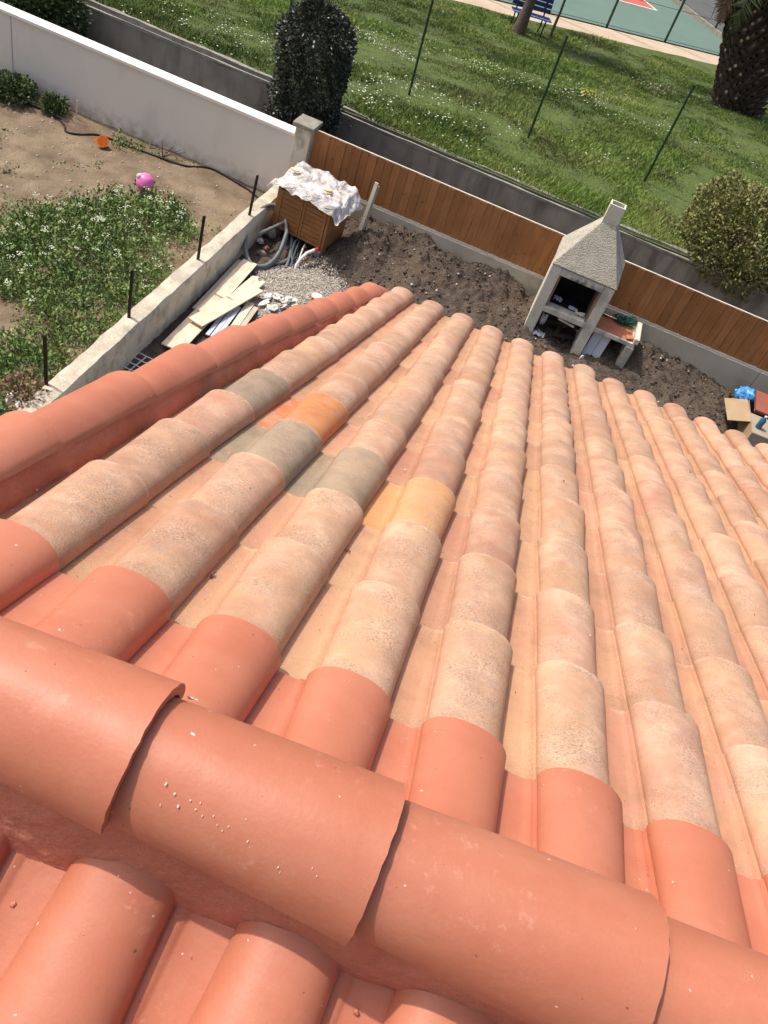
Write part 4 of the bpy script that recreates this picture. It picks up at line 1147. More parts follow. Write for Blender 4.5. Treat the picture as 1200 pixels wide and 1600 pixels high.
chim = ch.build('chimney', M['bbq'], bb)
MB().box(cx0 + tt, cx1 - tt, cy0 + tt, cy1 - tt, cz0, cz1 - .045).build('flue_dark_plug', M['soot'], chim)  # solid sooty block; its black top paints in the darkness inside the chimney
# side counter
MB().box(1.308, 1.90, 0.06, DB, 0.40, 0.46).build('counter_slab', M['bbq'], bb, bev=0.006)
MB().box(1.32, 1.84, 0.09, DB - 0.06, 0.461, 0.468).build('counter_top', M['terracotta'], bb)
MB().box(1.80, 1.92, 0.05, 0.20, -0.05, 0.398).box(1.80, 1.92, 0.26, DB, -0.05, 0.398).build('counter_leg', M['bbq_hood'], bb, bev=0.012)
MB().box(1.86, 1.93, 0.05, DB, 0.462, 0.55).build('counter_upstand', M['bbq'], bb, bev=0.012)
# things in and under it
def rag(name, c, w_, d_, h_, m, lab, cat, seed, group=None, n=9, hang=0.0):
    q = np.random.default_rng(seed); V = []
    for i in range(n):
        for k in range(n):
            a, b_ = i / (n - 1) - .5, k / (n - 1) - .5
            V.append((c[0] + a * w_ + q.normal() * w_ * .03, c[1] + b_ * d_ + q.normal() * d_ * .03, c[2] + q.random() * h_ - hang * abs(b_)))
    F = [(i * n + k, (i + 1) * n + k, (i + 1) * n + k + 1, i * n + k + 1) for i in range(n - 1) for k in range(n - 1)]
    o = MB().add(V, F).build(name, m); s = o.modifiers.new('th', 'SOLIDIFY'); s.thickness = 0.003
    return tag(o, lab, cat, group)
rag('paper_scrap', (0.70, 10.62, 0.515), 0.12, 0.09, 0.05, M['paper'], 'crumpled pale paper on the left of the barbecue hearth', 'paper', 1)
rag('paper_scrap', (0.93, 10.54, 0.515), 0.11, 0.06, 0.04, M['paper'], 'crumpled pale paper in the middle of the barbecue hearth', 'paper', 2)
rag('ash_lump', (1.05, 10.47, 0.51), 0.14, 0.08, 0.05, M['bbq'], 'grey ash lump at the right front of the barbecue hearth', 'ash', 3)
for k, (x, y, z, l, a) in enumerate([(0.66, 10.6, .04, .4, .2), (0.78, 10.62, .05, .45, 1.2), (0.95, 10.6, .05, .42, .4), (0.9, 10.66, .12, .4, 1.5), (1.05, 10.66, .05, .36, 1.3), (0.75, 10.7, .14, .4, .1), (1.0, 10.72, .19, .36, .2), (.7, 10.72, .22, .26, .9)]):
    d = Vector((math.cos(a), math.sin(a) * .5, 0.05)) * l / 2; c = Vector((x, y, z))
    o = MB().tube([c - d, c - d * .3, c + d * .4, c + d], [.032, .04, .036, .03], 7).build('firewood_log', M['wood_log'], sm=50)
    tag(o, 'dark log in the firewood heap beneath the barbecue hearth', 'log', 'firewood under the barbecue')
o = rag('plastic_bag', (0.63, 10.44, 0.17), 0.07, 0.05, 0.20, M['paper'], 'torn pale plastic bag hanging in front of the firewood', 'bag', 4)
rag('plastic_bag', (0.66, 10.40, 0.03), 0.16, 0.12, 0.07, M['paper'], 'crumpled grey plastic bag on the soil at the left foot of the barbecue', 'bag', 14)
for k, (x, lb) in enumerate(((1.375, 'white panel leaning under the counter, the one nearer the barbecue leg'), (1.50, 'white panel leaning under the counter, the one nearer the counter leg'))):
    o = MB().box(-0.06, 0.06, -0.005, 0.005, 0, 0.40).build('white_board', M['panel_white']); o.location = (x, 10.42 + .01 * k, 0.02); o.rotation_euler = (R(-14), R(4), R(-4))
    tag(o, lb, 'panel', 'white panels under the counter')
# green netting heap on the counter
mb = MB()
q = random.Random(3)
for k in range(26):
    c = Vector((1.70 + q.uniform(-.14, .14), 10.82 + q.uniform(-.06, .06), 0.49 + q.uniform(0, .10)))
    pts = [c + Vector((math.cos(a + k) * q.uniform(.03, .07), math.sin(a + k) * q.uniform(.02, .05), math.sin(a * 2 + k) * .03)) for a in [i * 0.8 for i in range(9)]]
    mb.tube(pts, 0.006, 5)
for k in range(14):
    a = -0.22 + k * 0.03
    mb.tube([(1.56 + a, 10.86 + q.uniform(-.01, .01), .475), (1.57 + a, 10.80, .50), (1.58 + a, 10.84, .478)], 0.007, 5)
tag(mb.build('garden_netting', M['net_green']), 'tangled green netting heaped at the back of the terracotta counter', 'netting')
o = MB().box(-.05, .05, -.05, .05, 0, .02).build('clay_tile', M['terracotta'], bev=.004); o.location = (1.80, 10.50, .470); o.rotation_euler = (0, R(-12), .3); o.location.z = .482
tag(o, 'small broken clay tile lying at the right end of the counter', 'tile')
o = MB().box(-0.12, .12, -.011, .011, 0, .028).build('wood_offcut', M['bbq']); o.location = (0.93, 10.345, .385); o.rotation_euler = (0, R(8), R(3))
o.location = (0.93, 10.40, .36)
tag(o, 'short pale batten lying on the firewood just under the hearth', 'wood')
o = MB().blob((0, 0, 0), .05, 8, 1, .3, (0.6, .5, 1.1)).build('pale_rock', M['plaster'], sm=30); o.location = (1.33, 10.27, .05)
tag(o, 'small upright pale chunk on the soil beside the barbecue leg', 'rock')

# ------------------------------------------------------------------ cabinet and what is round it
CB = empty('wooden_cabinet', (-3.29, 10.03, 0.16), 'two-door varnished wooden garden cabinet on blocks in the yard corner', 'cabinet', rz=R(-7))
CW, CD, CH = 0.80, 0.62, 0.60
MB().box(0.02, CW - 0.02, 0.012, CD - 0.012, 0.02, CH - 0.02).build('carcass', M['cab_dark'], CB)
for xa in (0, CW - 0.04):
    MB().box(xa, xa + 0.04, 0.0, 0.04, 0, CH).build('corner_post', M['cab_wood'], CB, bev=.003)
    MB().box(xa, xa + 0.04, CD - 0.04, CD, 0, CH).build('corner_post', M['cab_wood'], CB, bev=.003)
def louver(x0, x1, nm):
    d = MB().box(x0, x0 + .035, -0.012, 0.01, 0.03, CH - .03).box(x1 - .035, x1, -0.012, 0.01, 0.03, CH - .03) \
        .box(x0 + .035, x1 - .035, -0.011, 0.01, 0.03, 0.065).box(x0 + .035, x1 - .035, -0.011, 0.01, CH - .065, CH - .03).build('door', M['cab_wood'], CB, bev=.002)
    s = MB(); z = 0.07
    while z < CH - 0.09:
        s.add([(x0 + .035, 0.004, z), (x1 - .035, 0.004, z), (x1 - .035, -0.003, z + .006), (x0 + .035, -0.003, z + .006), (x0 + .035, -0.002, z + .064), (x1 - .035, -0.002, z + .064)],
              [(0, 1, 2, 3), (3, 2, 5, 4)]); z += 0.065
    s.build('slats', M['cab_wood'], d)
louver(0.045, CW / 2 - .004, 'l'); louver(CW / 2 + .004, CW - 0.045, 'r')
s = MB(); y = 0.045
MB().box(CW - .004, CW + .004, .045, CD - .045, .02, CH - .02).build('side_panel', M['cab_wood'], CB)
MB().box(-0.004, .004, .045, CD - .045, .02, CH - .02).build('side_panel', M['cab_wood'], CB)
MB().box(-.03, CW + .03, -.03, CD + .02, CH, CH + .03).build('cabinet_top', M['cab_wood'], CB, bev=.004)
for k, (x, y) in enumerate(((0.05, .05), (CW - .05, .04), (0.06, CD - .08), (CW - .06, CD - .08))):
    p = Matrix.Rotation(R(-7), 4, 'Z') @ Vector((x, y, 0)) + Vector((-3.29, 10.03, 0))
    o = MB().box(-.05, .05, -.09, .09, -0.04, .158).build('concrete_block', M['block'], bev=.008); o.location = p; o.rotation_euler = (0, 0, R([-15, -9, 4, -7][k]))
    tag(o, ['concrete block under the left front corner of the cabinet', 'concrete block under the right front corner of the cabinet', 'concrete block under the left rear corner of the cabinet', 'concrete block under the right rear corner of the cabinet'][k], 'block', 'blocks under the cabinet')

def drape():
    n1_, n2_ = 70, 60
    V = []
    mt = Matrix.Translation((-3.29, 10.03, 0)) @ Matrix.Rotation(R(-7), 4, 'Z')
    top = 0.16 + CH + 0.035
    for i in range(n1_ + 1):
        for k in range(n2_ + 1):
            a = -0.20 + (CW + 0.46) * i / n1_; b = -0.17 + (CD + 0.26) * k / n2_
            a += 0.04 * float(fbm(np.array([a]), np.array([b]), 3, 2, 5)[0]); 
            ex = max(0, -0.04 - a, a - CW - 0.04); ey = max(0, -0.04 - b, b - CD - 0.03)
            e = math.hypot(ex, ey)
            w_ = float(fbm(np.array([a]), np.array([b]), 3.4, 3, 161)[0]); w2 = abs(float(fbm(np.array([a * 1.6 + 3 + b]), np.array([b - a * .5]), 4, 3, 171)[0])) * 1.6
            z = top + 0.045 + 0.10 * w_ + 0.05 * w2 - 0.75 * e
            if e == 0: z = max(z, top + .004)
            lump = 0.05 * math.exp(-(((a - .15) / .12) ** 2 + ((b - .35) / .12) ** 2)) + 0.04 * math.exp(-(((a - .5) / .1) ** 2 + ((b - .45) / .15) ** 2))
            z += lump
            sa = a - (0.45 * ex if a > CW else -0.45 * ex) ; sb = b + 0.45 * ey * (1 if b < 0 else -1)
            V.append(mt @ Vector((sa, sb, z)))
    F = [(i * (n2_ + 1) + k, (i + 1) * (n2_ + 1) + k, (i + 1) * (n2_ + 1) + k + 1, i * (n2_ + 1) + k + 1) for i in range(n1_) for k in range(n2_)]
    o = MB().add(V, F).build('plastic_sheet', M['sheet'], sm=70)
    tag(o, 'crumpled milky plastic sheet draped over the wooden cabinet', 'sheet')
drape()
def shard(name, loc, r, m, lab, seed, rz=0, grp='tile pieces on the plastic sheet'):
    q = random.Random(seed); pts = [(math.cos(a) * r * q.uniform(.75, 1.15), math.sin(a) * r * .62 * q.uniform(.8, 1.15)) for a in [i * math.pi / 3.5 for i in range(7)]]
    o = MB().prism(pts, 0, 0.018, 'z').build(name, m, bev=.003); o.location = loc; o.rotation_euler = (R(6), R(-4), rz)
    return tag(o, lab, 'tile piece', grp)
shard('tile_piece', (-3.19, 10.29, 0.915), 0.075, M['beige_tile'], 'beige broken tile half under the plastic on the left of the cabinet', 1, .3)
shard('tile_piece', (-2.66, 10.13, 0.875), 0.075, M['beige_tile'], 'lower yellowish tile piece stacked on the right of the plastic sheet', 2, .5)
shard('tile_piece', (-2.665, 10.15, 0.900), 0.068, M['beige_tile'], 'upper yellowish tile piece stacked on the right of the plastic sheet', 3, .2)

o = MB().box(-.028, .028, -.012, .012, 0, 0.98).box(.014, .034, .0125, .05, 0, .94).build('leaning_board', M['plank_grey'], bev=.002)
o.location = (-2.22, 10.57, 0.03); o.rotation_euler = (R(-9), R(0), R(-15))
tag(o, 'narrow grey angle board leaning against the fence beside the cabinet', 'board')

def tube_thing(name, pts, r, m, lab, cat, group=None, rib=False, closed=False, n=10):
    P = [Vector(p) for p in pts]; out = []
    K = 14
    for i in range(len(P) - 1):
        p0, p1, p2, p3 = P[max(i - 1, 0)], P[i], P[i + 1], P[min(i + 2, len(P) - 1)]
        for k in range(K):
            t = k / K
            out.append(0.5 * ((2 * p1) + (-p0 + p2) * t + (2 * p0 - 5 * p1 + 4 * p2 - p3) * t * t + (-p0 + 3 * p1 - 3 * p2 + p3) * t ** 3))
    out.append(P[-1])
    rs = [r * (1 + (0.10 if k % 2 else -0.02)) for k in range(len(out))] if rib else r
    return tag(MB().tube(out, rs, n).build(name, m, sm=60), lab, cat, group)
# coiled conduit leaning on the low wall
pts = []
for k in range(0, 31):
    a = k * 0.42 + 0.4
    pts.append((-3.19 + 0.24 * math.cos(a) * (1 + .03 * math.sin(k)) - 0.05 * math.sin(a), 9.60 + 0.50 * math.sin(a) + .015 * math.sin(3 * k), 0.19 + 0.18 * math.sin(a) - 0.09 * math.cos(a) + 0.003 * k))
tube_thing('conduit_coil', pts, 0.023, M['grey_pipe'], 'coil of thick grey conduit leaning against the low wall', 'conduit', rib=False)
tube_thing('conduit', [(-3.02, 9.36, .06), (-2.90, 9.42, .05), (-2.83, 9.62, .06), (-2.86, 9.86, .08), (-3.0, 10.1, .1)], 0.022, M['grey_pipe'], 'grey conduit curving from the coil towards the cabinet', 'conduit', 'grey conduits')
tube_thing('conduit', [(-3.26, 9.52, .28), (-3.20, 9.80, .27), (-3.12, 10.0, .30), (-3.07, 10.02, .33)], 0.024, M['grey_pipe'], 'short stub of grey conduit with its open end up beside the cabinet', 'conduit', 'grey conduits')
tube_thing('conduit', [(-3.02, 10.16, .15), (-2.93, 9.9, .12), (-2.84, 9.65, .07), (-2.79, 9.43, .02)], 0.020, M['grey_pipe'], 'leftmost of the conduits coming straight out from under the cabinet', 'conduit', 'grey conduits')
tube_thing('pipe', [(-2.88, 10.2, .12), (-2.84, 9.95, .14), (-2.79, 9.68, .10), (-2.73, 9.44, .02)], 0.013, M['blue_pipe'], 'thin blue-grey pipe under the cabinet next to the leftmost conduit', 'pipe', 'thin pipes')
tube_thing('pipe', [(-2.80, 10.2, .12), (-2.88, 9.95, .16), (-2.83, 9.7, .10), (-2.70, 9.46, .02)], 0.013, M['blue_pipe'], 'thin blue-grey pipe crossing over the other thin pipe', 'pipe', 'thin pipes')
tube_thing('pipe', [(-2.78, 10.1, .12), (-2.74, 9.85, .13), (-2.70, 9.65, .07), (-2.63, 9.46, .02)], 0.011, M['white_pipe'], 'thin pale pipe just left of the white elbow conduit', 'pipe', 'thin pipes')
wp = empty('white_conduit', (-2.68, 9.5, 0), 'white bent conduit with a red end rising from the gravel', 'conduit')
def arc(pts, r, nm, m, par):
    MB().tube(pts, r, 10).build(nm, m, par, sm=60)
arc([(0.0, -.02, 0.0), (0.0, 0.02, .08), (0.02, .08, .15), (.06, .17, .21), (.12, .27, .235)], .021, 'tube', M['white_pipe'], wp)
arc([(.12, .27, .235), (.15, .32, .24)], .024, 'end_cap', M['red_cap'], wp)
tag(rag('cloth_scrap', (-2.60, 9.93, 0.06), 0.16, .07, .02, M['plaster'], 'x', 'cloth', 6), 'pale flat scrap in front of the right cabinet block', 'scrap')
for k, (x, y, z, r, sq, m, lb) in enumerate([(-3.26, 9.98, .10, .085, (1, .8, 1.1), 'stone', 'rounded grey stone under the left side of the cabinet'),
        (-3.31, 9.75, .05, .05, (1, .9, .8), 'plaster', 'small whitish lump inside the conduit coil'),
        (-3.17, 9.62, .05, .05, (1, 1, .8), 'red_stone', 'small reddish stone inside the conduit coil'),
        (-3.17, 9.50, .04, .06, (1.1, .8, .7), 'stone', 'brownish stone below the reddish one inside the coil'),
        (-1.18, 10.62, .24, .055, (1, .9, .9), 'stone', 'round brown stone on the soil heap right of the leaning board'),
        (-0.60, 10.50, .16, .045, (1.2, .8, .6), 'plaster', 'pale whitish stone in the middle of the soil heap'),
        (-0.02, 10.85, .16, .06, (1, .9, .9), 'stone', 'round stone on the soil heap next to the barbecue'),
        (-0.20, 10.42, .07, .032, (1, .8, .6), 'plaster', 'small pale stone low on the soil heap near the barbecue'),
        (-1.9, 10.9, .25, .03, (1.2, .8, .6), 'stone', 'small stone high on the soil heap against the plinth')]):
    o = MB().blob((0, 0, 0), r, 20 + k, 1, .22, sq).build('stone', M[m], sm=30); o.location = (x, y, z)
    tag(o, lb, 'stone')

# planks
def plank(name, a, b_, w_, z, m, lab, group, tilt=0.0, th=0.018, notch=False, rise=0.0):
    a = Vector((*a, z)); b_ = Vector((*b_, z + rise)); d = b_ - a; L_ = d.length
    o = MB()
    if notch:
        o.prism([(-w_/2, 0), (w_/2, 0), (w_/2, L_ - .05), (w_ * .28, L_ - .02), (w_ * .2, L_ - .09), (-w_ * .05, L_ - .06), (-w_ * .1, L_), (-w_/2, L_ - .03)], 0, th, 'z')
    else:
        o.box(-w_ / 2, w_ / 2, 0, L_, 0, th)
    o = o.build(name, M[m], bev=.0015); o.location = a
    o.rotation_euler = (math.asin(max(-1, min(1, d.z / L_))), tilt, -math.atan2(d.x, d.y))
    return tag(o, lab, 'plank', group)
G1 = 'planks lying in the yard'
plank('plank', (-3.12, 6.90), (-3.13, 8.20), 0.24, 0.065, 'plank', 'wide pale plank at the bottom of the heap, ending nearest the red verge', G1)
plank('plank', (-3.20, 7.75), (-3.24, 9.10), 0.19, 0.05, 'plank_grey', 'greyish plank mostly covered, lying closest to the low wall', G1)
plank('plank', (-3.12, 7.70), (-3.17, 9.10), 0.19, 0.088, 'plank', 'long pale plank pointing at the conduit coil', G1)
plank('plank', (-3.10, 7.42), (-2.84, 8.55), 0.20, 0.122, 'plank', 'topmost plank lying crosswise over the others', G1, rise=0.012)
plank('plank', (-2.98, 8.00), (-2.92, 8.86), 0.19, 0.076, 'plank', 'splintered plank with a broken end beside the gravel', G1, notch=True)
plank('plank', (-2.73, 7.55), (-2.80, 8.32), 0.09, 0.05, 'plank', 'narrow pale plank right of the blue slats', G1)
plank('plank', (-2.66, 7.60), (-2.71, 8.28), 0.06, 0.045, 'plank_grey', 'narrow greyish plank at the gravel side of the heap', G1)
for k, x in enumerate((-2.93, -2.87, -2.82)):
    plank('blue_slat', (x + .01, 7.38), (x - .045, 8.12), 0.046, 0.060 + .003 * k, 'slat_blue', ['pale blue slat nearest the low wall', 'pale blue slat between two others', 'pale blue slat nearest the gravel'][k], 'pale blue slats under the planks', th=.012)

# steel grid
mb = MB()
for k in range(6): mb.box(-0.25 + .1 * k - .004, -0.25 + .1 * k + .004, -.3, .3, 0, .008)
for k in range(7): mb.box(-.25, .25, -.3 + .1 * k - .004, -.3 + .1 * k + .004, .0085, .0165)
o = mb.build('steel_grid', M['steel']); o.location = (-3.13, 6.30, .06); o.rotation_euler = (0, 0, R(-4))
tag(o, 'galvanised steel grid lying on the dark soil beside the low wall', 'grid')

# broken plaster heap
q = random.Random(8)
for k in range(30):
    r = q.uniform(.035, .09); t_ = q.uniform(.004, .009)
    pts = [(math.cos(a) * r * q.uniform(.7, 1.2), math.sin(a) * r * .65 * q.uniform(.7, 1.2)) for a in [i * math.pi / 3 for i in range(6)]]
    o = MB().prism(pts, -t_, t_, 'z').build('plaster_piece', M['plaster'], bev=.001)
    d = q.random() ** .6; a = q.random() * 6.28
    o.location = (-2.50 + .24 * d * math.cos(a), 8.52 + .24 * d * math.sin(a), .07 + .06 * (1 - d)); o.rotation_euler = (q.uniform(-.6, .6), q.uniform(-.6, .6), q.uniform(0, 3))
    tag(o, 'broken white plaster piece in the rubble heap on the gravel', 'rubble', 'plaster rubble on the gravel')

bk = empty('paint_bucket', (-2.17, 8.93, 0.0), 'small bucket with white lid peeking over the red verge', 'bucket')
MB().tube([(0, 0, 0), (0, 0, .12)], [.055, .065], 20).build('body', M['red_cap'], bk, sm=50)
MB().tube([(0, 0, .121), (0, 0, .135)], .068, 20).build('lid', M['white_pl'], bk, sm=50)

# ------------------------------------------------------------------ garden plot bits
bo = empty('pink_ball', (-4.99, 9.66, 0.225), 'partly deflated pink ball on the bare soil', 'ball')
V, F = ICO[3]; Vb = V.copy() * 0.125
Vb *= (1 - 0.10 * np.clip(fbm(V[:, 0] * 1.3, V[:, 1] + V[:, 2] * 1.7, 1.6, 2, 5) * 2, 0, 1))[:, None]
me = npmesh('shell', Vb, F); smooth(me); link('shell', me, M['pink_pl'], bo)
for k, (d, m_) in enumerate((((-.5, -.4, .75), 'pink_pale'), ((-.75, -.5, .1), 'rust'), ((.45, -.85, -.25), 'rust'))):
    d = Vector(d).normalized(); MB().blob(d * .112, .022 if k else .04, k, 1, .1).build('spot', M[m_], bo, sm=60)
ob = empty('orange_pot', (-6.03, 10.37, 0.135), 'bright orange plastic pot tipped over by the white wall', 'pot')
ax = Vector((0.30, -0.62, 0.55)).normalized()
ob.rotation_euler = ax.to_track_quat('Z', 'Y').to_euler()
rings = [(-.07, .055), (.05, .072), (.051, .080), (.072, .081), (.072, .072), (.02, .064), (.015, .001)]
MB().tube([(0, 0, z) for z, r in rings], [r for z, r in rings], 24, cap=True).build('pot_body', M['orange_pl'], ob, sm=35)
MB().box(-.12, -.075, -.012, .012, .045, .055).build('pot_lug', M['orange_pl'], ob)

pts = [(-8.6, 10.0), (-7.68, 10.43), (-7.22, 10.60), (-6.95, 10.62), (-6.71, 10.48), (-6.58, 10.34), (-6.42, 10.42), (-6.23, 10.62), (-5.83, 10.66), (-5.33, 10.66), (-4.94, 10.72), (-4.69, 10.94), (-4.38, 10.93), (-4.0, 10.84), (-3.75, 10.7)]
tube_thing('garden_hose', [(x, y, float(garden_h(np.array([x]), np.array([y]))[0]) + .015) for x, y in pts], 0.014, M['black_hose'], 'long black hose lying along the foot of the white wall', 'hose', n=7)
def twig(name, c, dirs, m, lab, r=.006):
    mb = MB()
    for d in dirs:
        d = Vector(d); a = Vector(c); mb.tube([a, a + d * .5 + Vector((.01, 0, .01)), a + d], [r, r * .8, r * .4], 5)
    return tag(mb.build(name, M[m]), lab, 'twigs')
twig('dry_twig', (-5.30, 10.72, .1), [(.30, .1, .16), (.26, .02, .20), (-.05, .05, .22), (.12, .1, .18)], 'rust', 'dark dry forked twig standing against the white wall')
twig('dry_twig', (-6.95, 10.6, .1), [(.36, .1, .06), (.30, -.1, .05), (-.15, .2, .1), (.05, .28, .08)], 'bark', 'pale bent dry twigs beside the weed clump by the wall')
o = MB().tube([(-6.72, 10.80, .08), (-6.71, 10.81, .34)], [.014, .010], 6).build('short_stake', M['plank']); tag(o, 'short pale stake upright against the white wall', 'stake')

def plant(name, c, r, h, nleaf, size, m, lab, cat='plant', seed=0, stem='bark', lift=.3, group=None):
    o = empty(name, c, lab, cat, group)
    q = np.random.default_rng(seed)
    mb = MB()
    for k in range(9):
        a = q.random() * 6.28; d = Vector((math.cos(a) * r * .7, math.sin(a) * r * .7, h * (.6 + .4 * q.random())))
        mb.tube([(0, 0, 0), d * .5 + Vector((0, 0, h * .1)), d], [.008, .006, .003], 5)
    mb.build('stems', M[stem], o)
    P = q.normal(size=(nleaf, 3)); P /= np.linalg.norm(P, axis=1)[:, None]
    P *= (q.random((nleaf, 1)) ** .45) * np.array([r, r, h * .55]); N = P.copy(); P[:, 2] += h * .5
    leaf_obj('foliage', P, N / (np.linalg.norm(N, axis=1)[:, None] + 1e-6), size, m, o, spread=.6, lift=lift)
    return o
plant('leafy_weed', (-7.60, 10.60, .08), .34, .30, 2000, .05, M['shrub_leaf'], 'dark green leafy clump growing against the white wall', seed=1)
plant('leafy_weed', (-7.02, 10.72, .08), .20, .22, 900, .045, M['shrub_leaf'], 'smaller green clump at the right edge of the wall clump', seed=2)
plant('dry_shrub', (-3.66, 5.05, .25), .22, .36, 420, .045, M['dry_leaf'], 'brown-leaved dry shrub at the near end of the low wall', seed=4)
plant('dry_shrub', (-3.80, 4.70, .15), .20, .34, 380, .045, M['shrub_leaf'], 'thin green shrub just left of the brown-leaved one', seed=5)
q = random.Random(4)
for k in range(9):
    o = MB().blob((0, 0, 0), q.uniform(.05, .10), 60 + k, 1, .3, (1.2, .9, .6)).build('rubble_stone', M['plaster'], sm=30)
    o.location = (-3.62 + q.uniform(-.22, .1) - .03 * k, 5.10 - .09 * k, .22 + q.uniform(0, .12)); o.rotation_euler = (q.uniform(-1, 1), q.uniform(-1, 1), q.uniform(0, 3))
    tag(o, 'pale rubble stone heaped at the near end of the low wall', 'rubble', 'rubble at the end of the low wall')

# ------------------------------------------------------------------ cardboard corner on the right
bx = empty('cardboard_box', (3.96, 10.2, 0.0), 'weathered cardboard box with a tan flap on its left, near the fence at far right', 'box', rz=R(2))
MB().box(-.30, .40, -.48, .45, 0.0, .012).build('bottom', M['card_grey'], bx)
MB().box(-.30, .40, -.48, -.472, .012, .34).build('front_side', M['card_grey'], bx)
MB().box(-.30, .40, .442, .45, .012, .34).build('back_side', M['card_grey'], bx)
MB().box(-.308, -.30, -.48, .45, .0, .34).build('left_side', M['cardboard'], bx)
MB().box(.40, .408, -.48, .45, .0, .34).build('right_side', M['card_grey'], bx)
MB().box(-.305, .40, -.475, -.02, .341, .347).build('lid', M['card_grey'], bx)
f = MB().box(-.30, 0, -.22, .30, 0, .006).build('flap', M['cardboard'], bx); f.location = (-.31, 0, .335); f.rotation_euler = (0, R(-20), R(3))
o = MB().box(-.28, .28, -.24, .25, 0, .05).build('flat_carton', M['card_red'], bev=.004); o.location = (4.00, 10.47, .352); o.rotation_euler = (R(2), R(-2), R(-2))
tag(o, 'red-brown flat carton resting on top of the cardboard box', 'carton')
def bag(c, r, sq, m, lab, seed, name='plastic_bag'):
    V, F = ICO[3]; n = fbm(V[:, 0] * 2 + V[:, 2], V[:, 1] * 2 - V[:, 2], 1.6, 4, seed)
    W = V * (1 + 0.5 * n[:, None]) * r * np.array(sq)
    me = npmesh(name, W, F); smooth(me, 25); o = link(name, me, m); o.location = c; return tag(o, lab, 'bag')
bag((3.60, 10.60, .33), .125, (1, .95, .8), M['bag_blue'], 'crumpled bright blue plastic bag between the box flap and the red-brown carton', 7)
bt = empty('water_bottle', (3.86, 10.0, 0.04), 'blue plastic bottle standing on the front lid of the cardboard box', 'bottle')
MB().tube([(0, 0, 0), (0, 0, .01), (0, 0, .16), (0, 0, .20), (0, 0, .215)], [.04, .048, .048, .02, .018], 16).build('bottle_body', M['bottle_blue'], bt, sm=50)
MB().tube([(0, 0, .216), (0, 0, .24)], .021, 12).build('bottle_cap', M['white_pl'], bt, sm=50)
bt.location = (3.75, 9.88, .348); bt.rotation_euler = (0, 0, 0); bt.scale = (.85, .85, .8)

# ------------------------------------------------------------------ trees and shrubs
def crown_points(n, r, q, shell=.5):
    P = q.normal(size=(n, 3)); P /= np.linalg.norm(P, axis=1)[:, None]
    rr = 1 - shell * q.random(n) ** 2
    return P, rr
# clipped column tree
tt_ = empty('clipped_tree', (-3.80, 12.02, 0.0), 'dark clipped column-shaped tree between the garden wall and the retaining wall', 'tree')
MB().tube([(0, 0, -.1), (0.02, 0, .3), (0, 0, .8), (0, 0, 1.5)], [.06, .05, .05, .03], 8).build('trunk', M['bark'], tt_, sm=60)
q = np.random.default_rng(3)
n = 42000
a = q.random(n) * 6.283; hh = q.random(n)
lump = 1 + 0.34 * fbm(np.cos(a) * 2 + hh * 3, np.sin(a) * 2 + hh * 2, 1.6, 4, 7)
lump *= np.where(q.random(n) < .04, 1.10, 1.0)
prof = np.clip(np.minimum((hh / .10) ** .5, ((1 - hh) / .16) ** .5), 0, 1) * (0.90 + .10 * hh)
rad = 0.51 * prof * lump * (1 - .30 * q.random(n) ** 2)
hz = 0.30 + hh * 2.12
rad = np.where(q.random(n) < .12, rad * np.sqrt(q.random(n)), rad)
P = np.stack([np.cos(a) * rad, np.sin(a) * rad * .92, hz], 1); N = np.stack([np.cos(a), np.sin(a), (hh > .88) * 1.0 + 0 * a], 1)
sh = q.integers(0, n, 260)
Ps_, Ns_ = [P], [N]
for t_ in (1.04, 1.09, 1.15, 1.21):
    A = P[sh].copy(); A[:, :2] *= t_; A[:, 2] += (t_ - 1) * .35; Ps_.append(A + q.normal(size=A.shape) * .008); Ns_.append(N[sh])
leaf_obj('crown', np.concatenate(Ps_), np.concatenate(Ns_), .042, M['dark_leaf'], tt_, spread=.75, lift=.1)

def bush(name, c, r, sq, n, size, m, lab, seed, cat='bush'):
    o = empty(name, c, lab, cat)
    q = np.random.default_rng(seed)
    mb = MB()
    for k in range(14):
        a = q.random() * 6.28; e = Vector((math.cos(a) * r * sq[0] * .8, math.sin(a) * r * sq[1] * .8, r * sq[2] * (.3 + q.random())))
        mb.tube([(0, 0, -.1), e * .5 + Vector((0, 0, .1)), e], [.025, .015, .006], 5)
    mb.build('branches', M['bark'], o)
    P, rr = crown_points(n, r, q, .45)
    lump = 1 + .35 * fbm(P[:, 0] * 2 + P[:, 2], P[:, 1] * 2 - P[:, 2], 1.7, 4, seed)
    W = P * (rr * lump)[:, None] * r * np.array(sq); W[:, 2] += r * sq[2] * .9
    k = W[:, 2] > -.05
    leaf_obj('foliage', W[k], P[k], size, m, o, spread=.8, lift=.15)
    return o
bush('round_bush', (3.02, 13.30, .66), 0.98, (1, .95, .72), 34000, .05, M['bush_leaf'], 'big rounded olive-yellow bush spilling over the right end of the retaining wall', 5)
bush('overhanging_shrub', (-8.3, 12.15, .1), .85, (1, .55, .9), 12000, .06, M['tree_leaf'], 'dark shrub behind the far left end of the white wall', 6, cat='shrub')
bush('wall_weed', (-3.2, 12.2, 0.0), .22, (1, .8, 1), 700, .04, M['shrub_leaf'], 'small green weed at the foot of the clipped tree', 8, cat='plant')
bush('wall_weed', (-0.55, 12.52, .35), .10, (1, .6, 1.3), 500, .035, M['dark_leaf'], 'tiny dark tuft growing out of the retaining wall', 9, cat='plant')

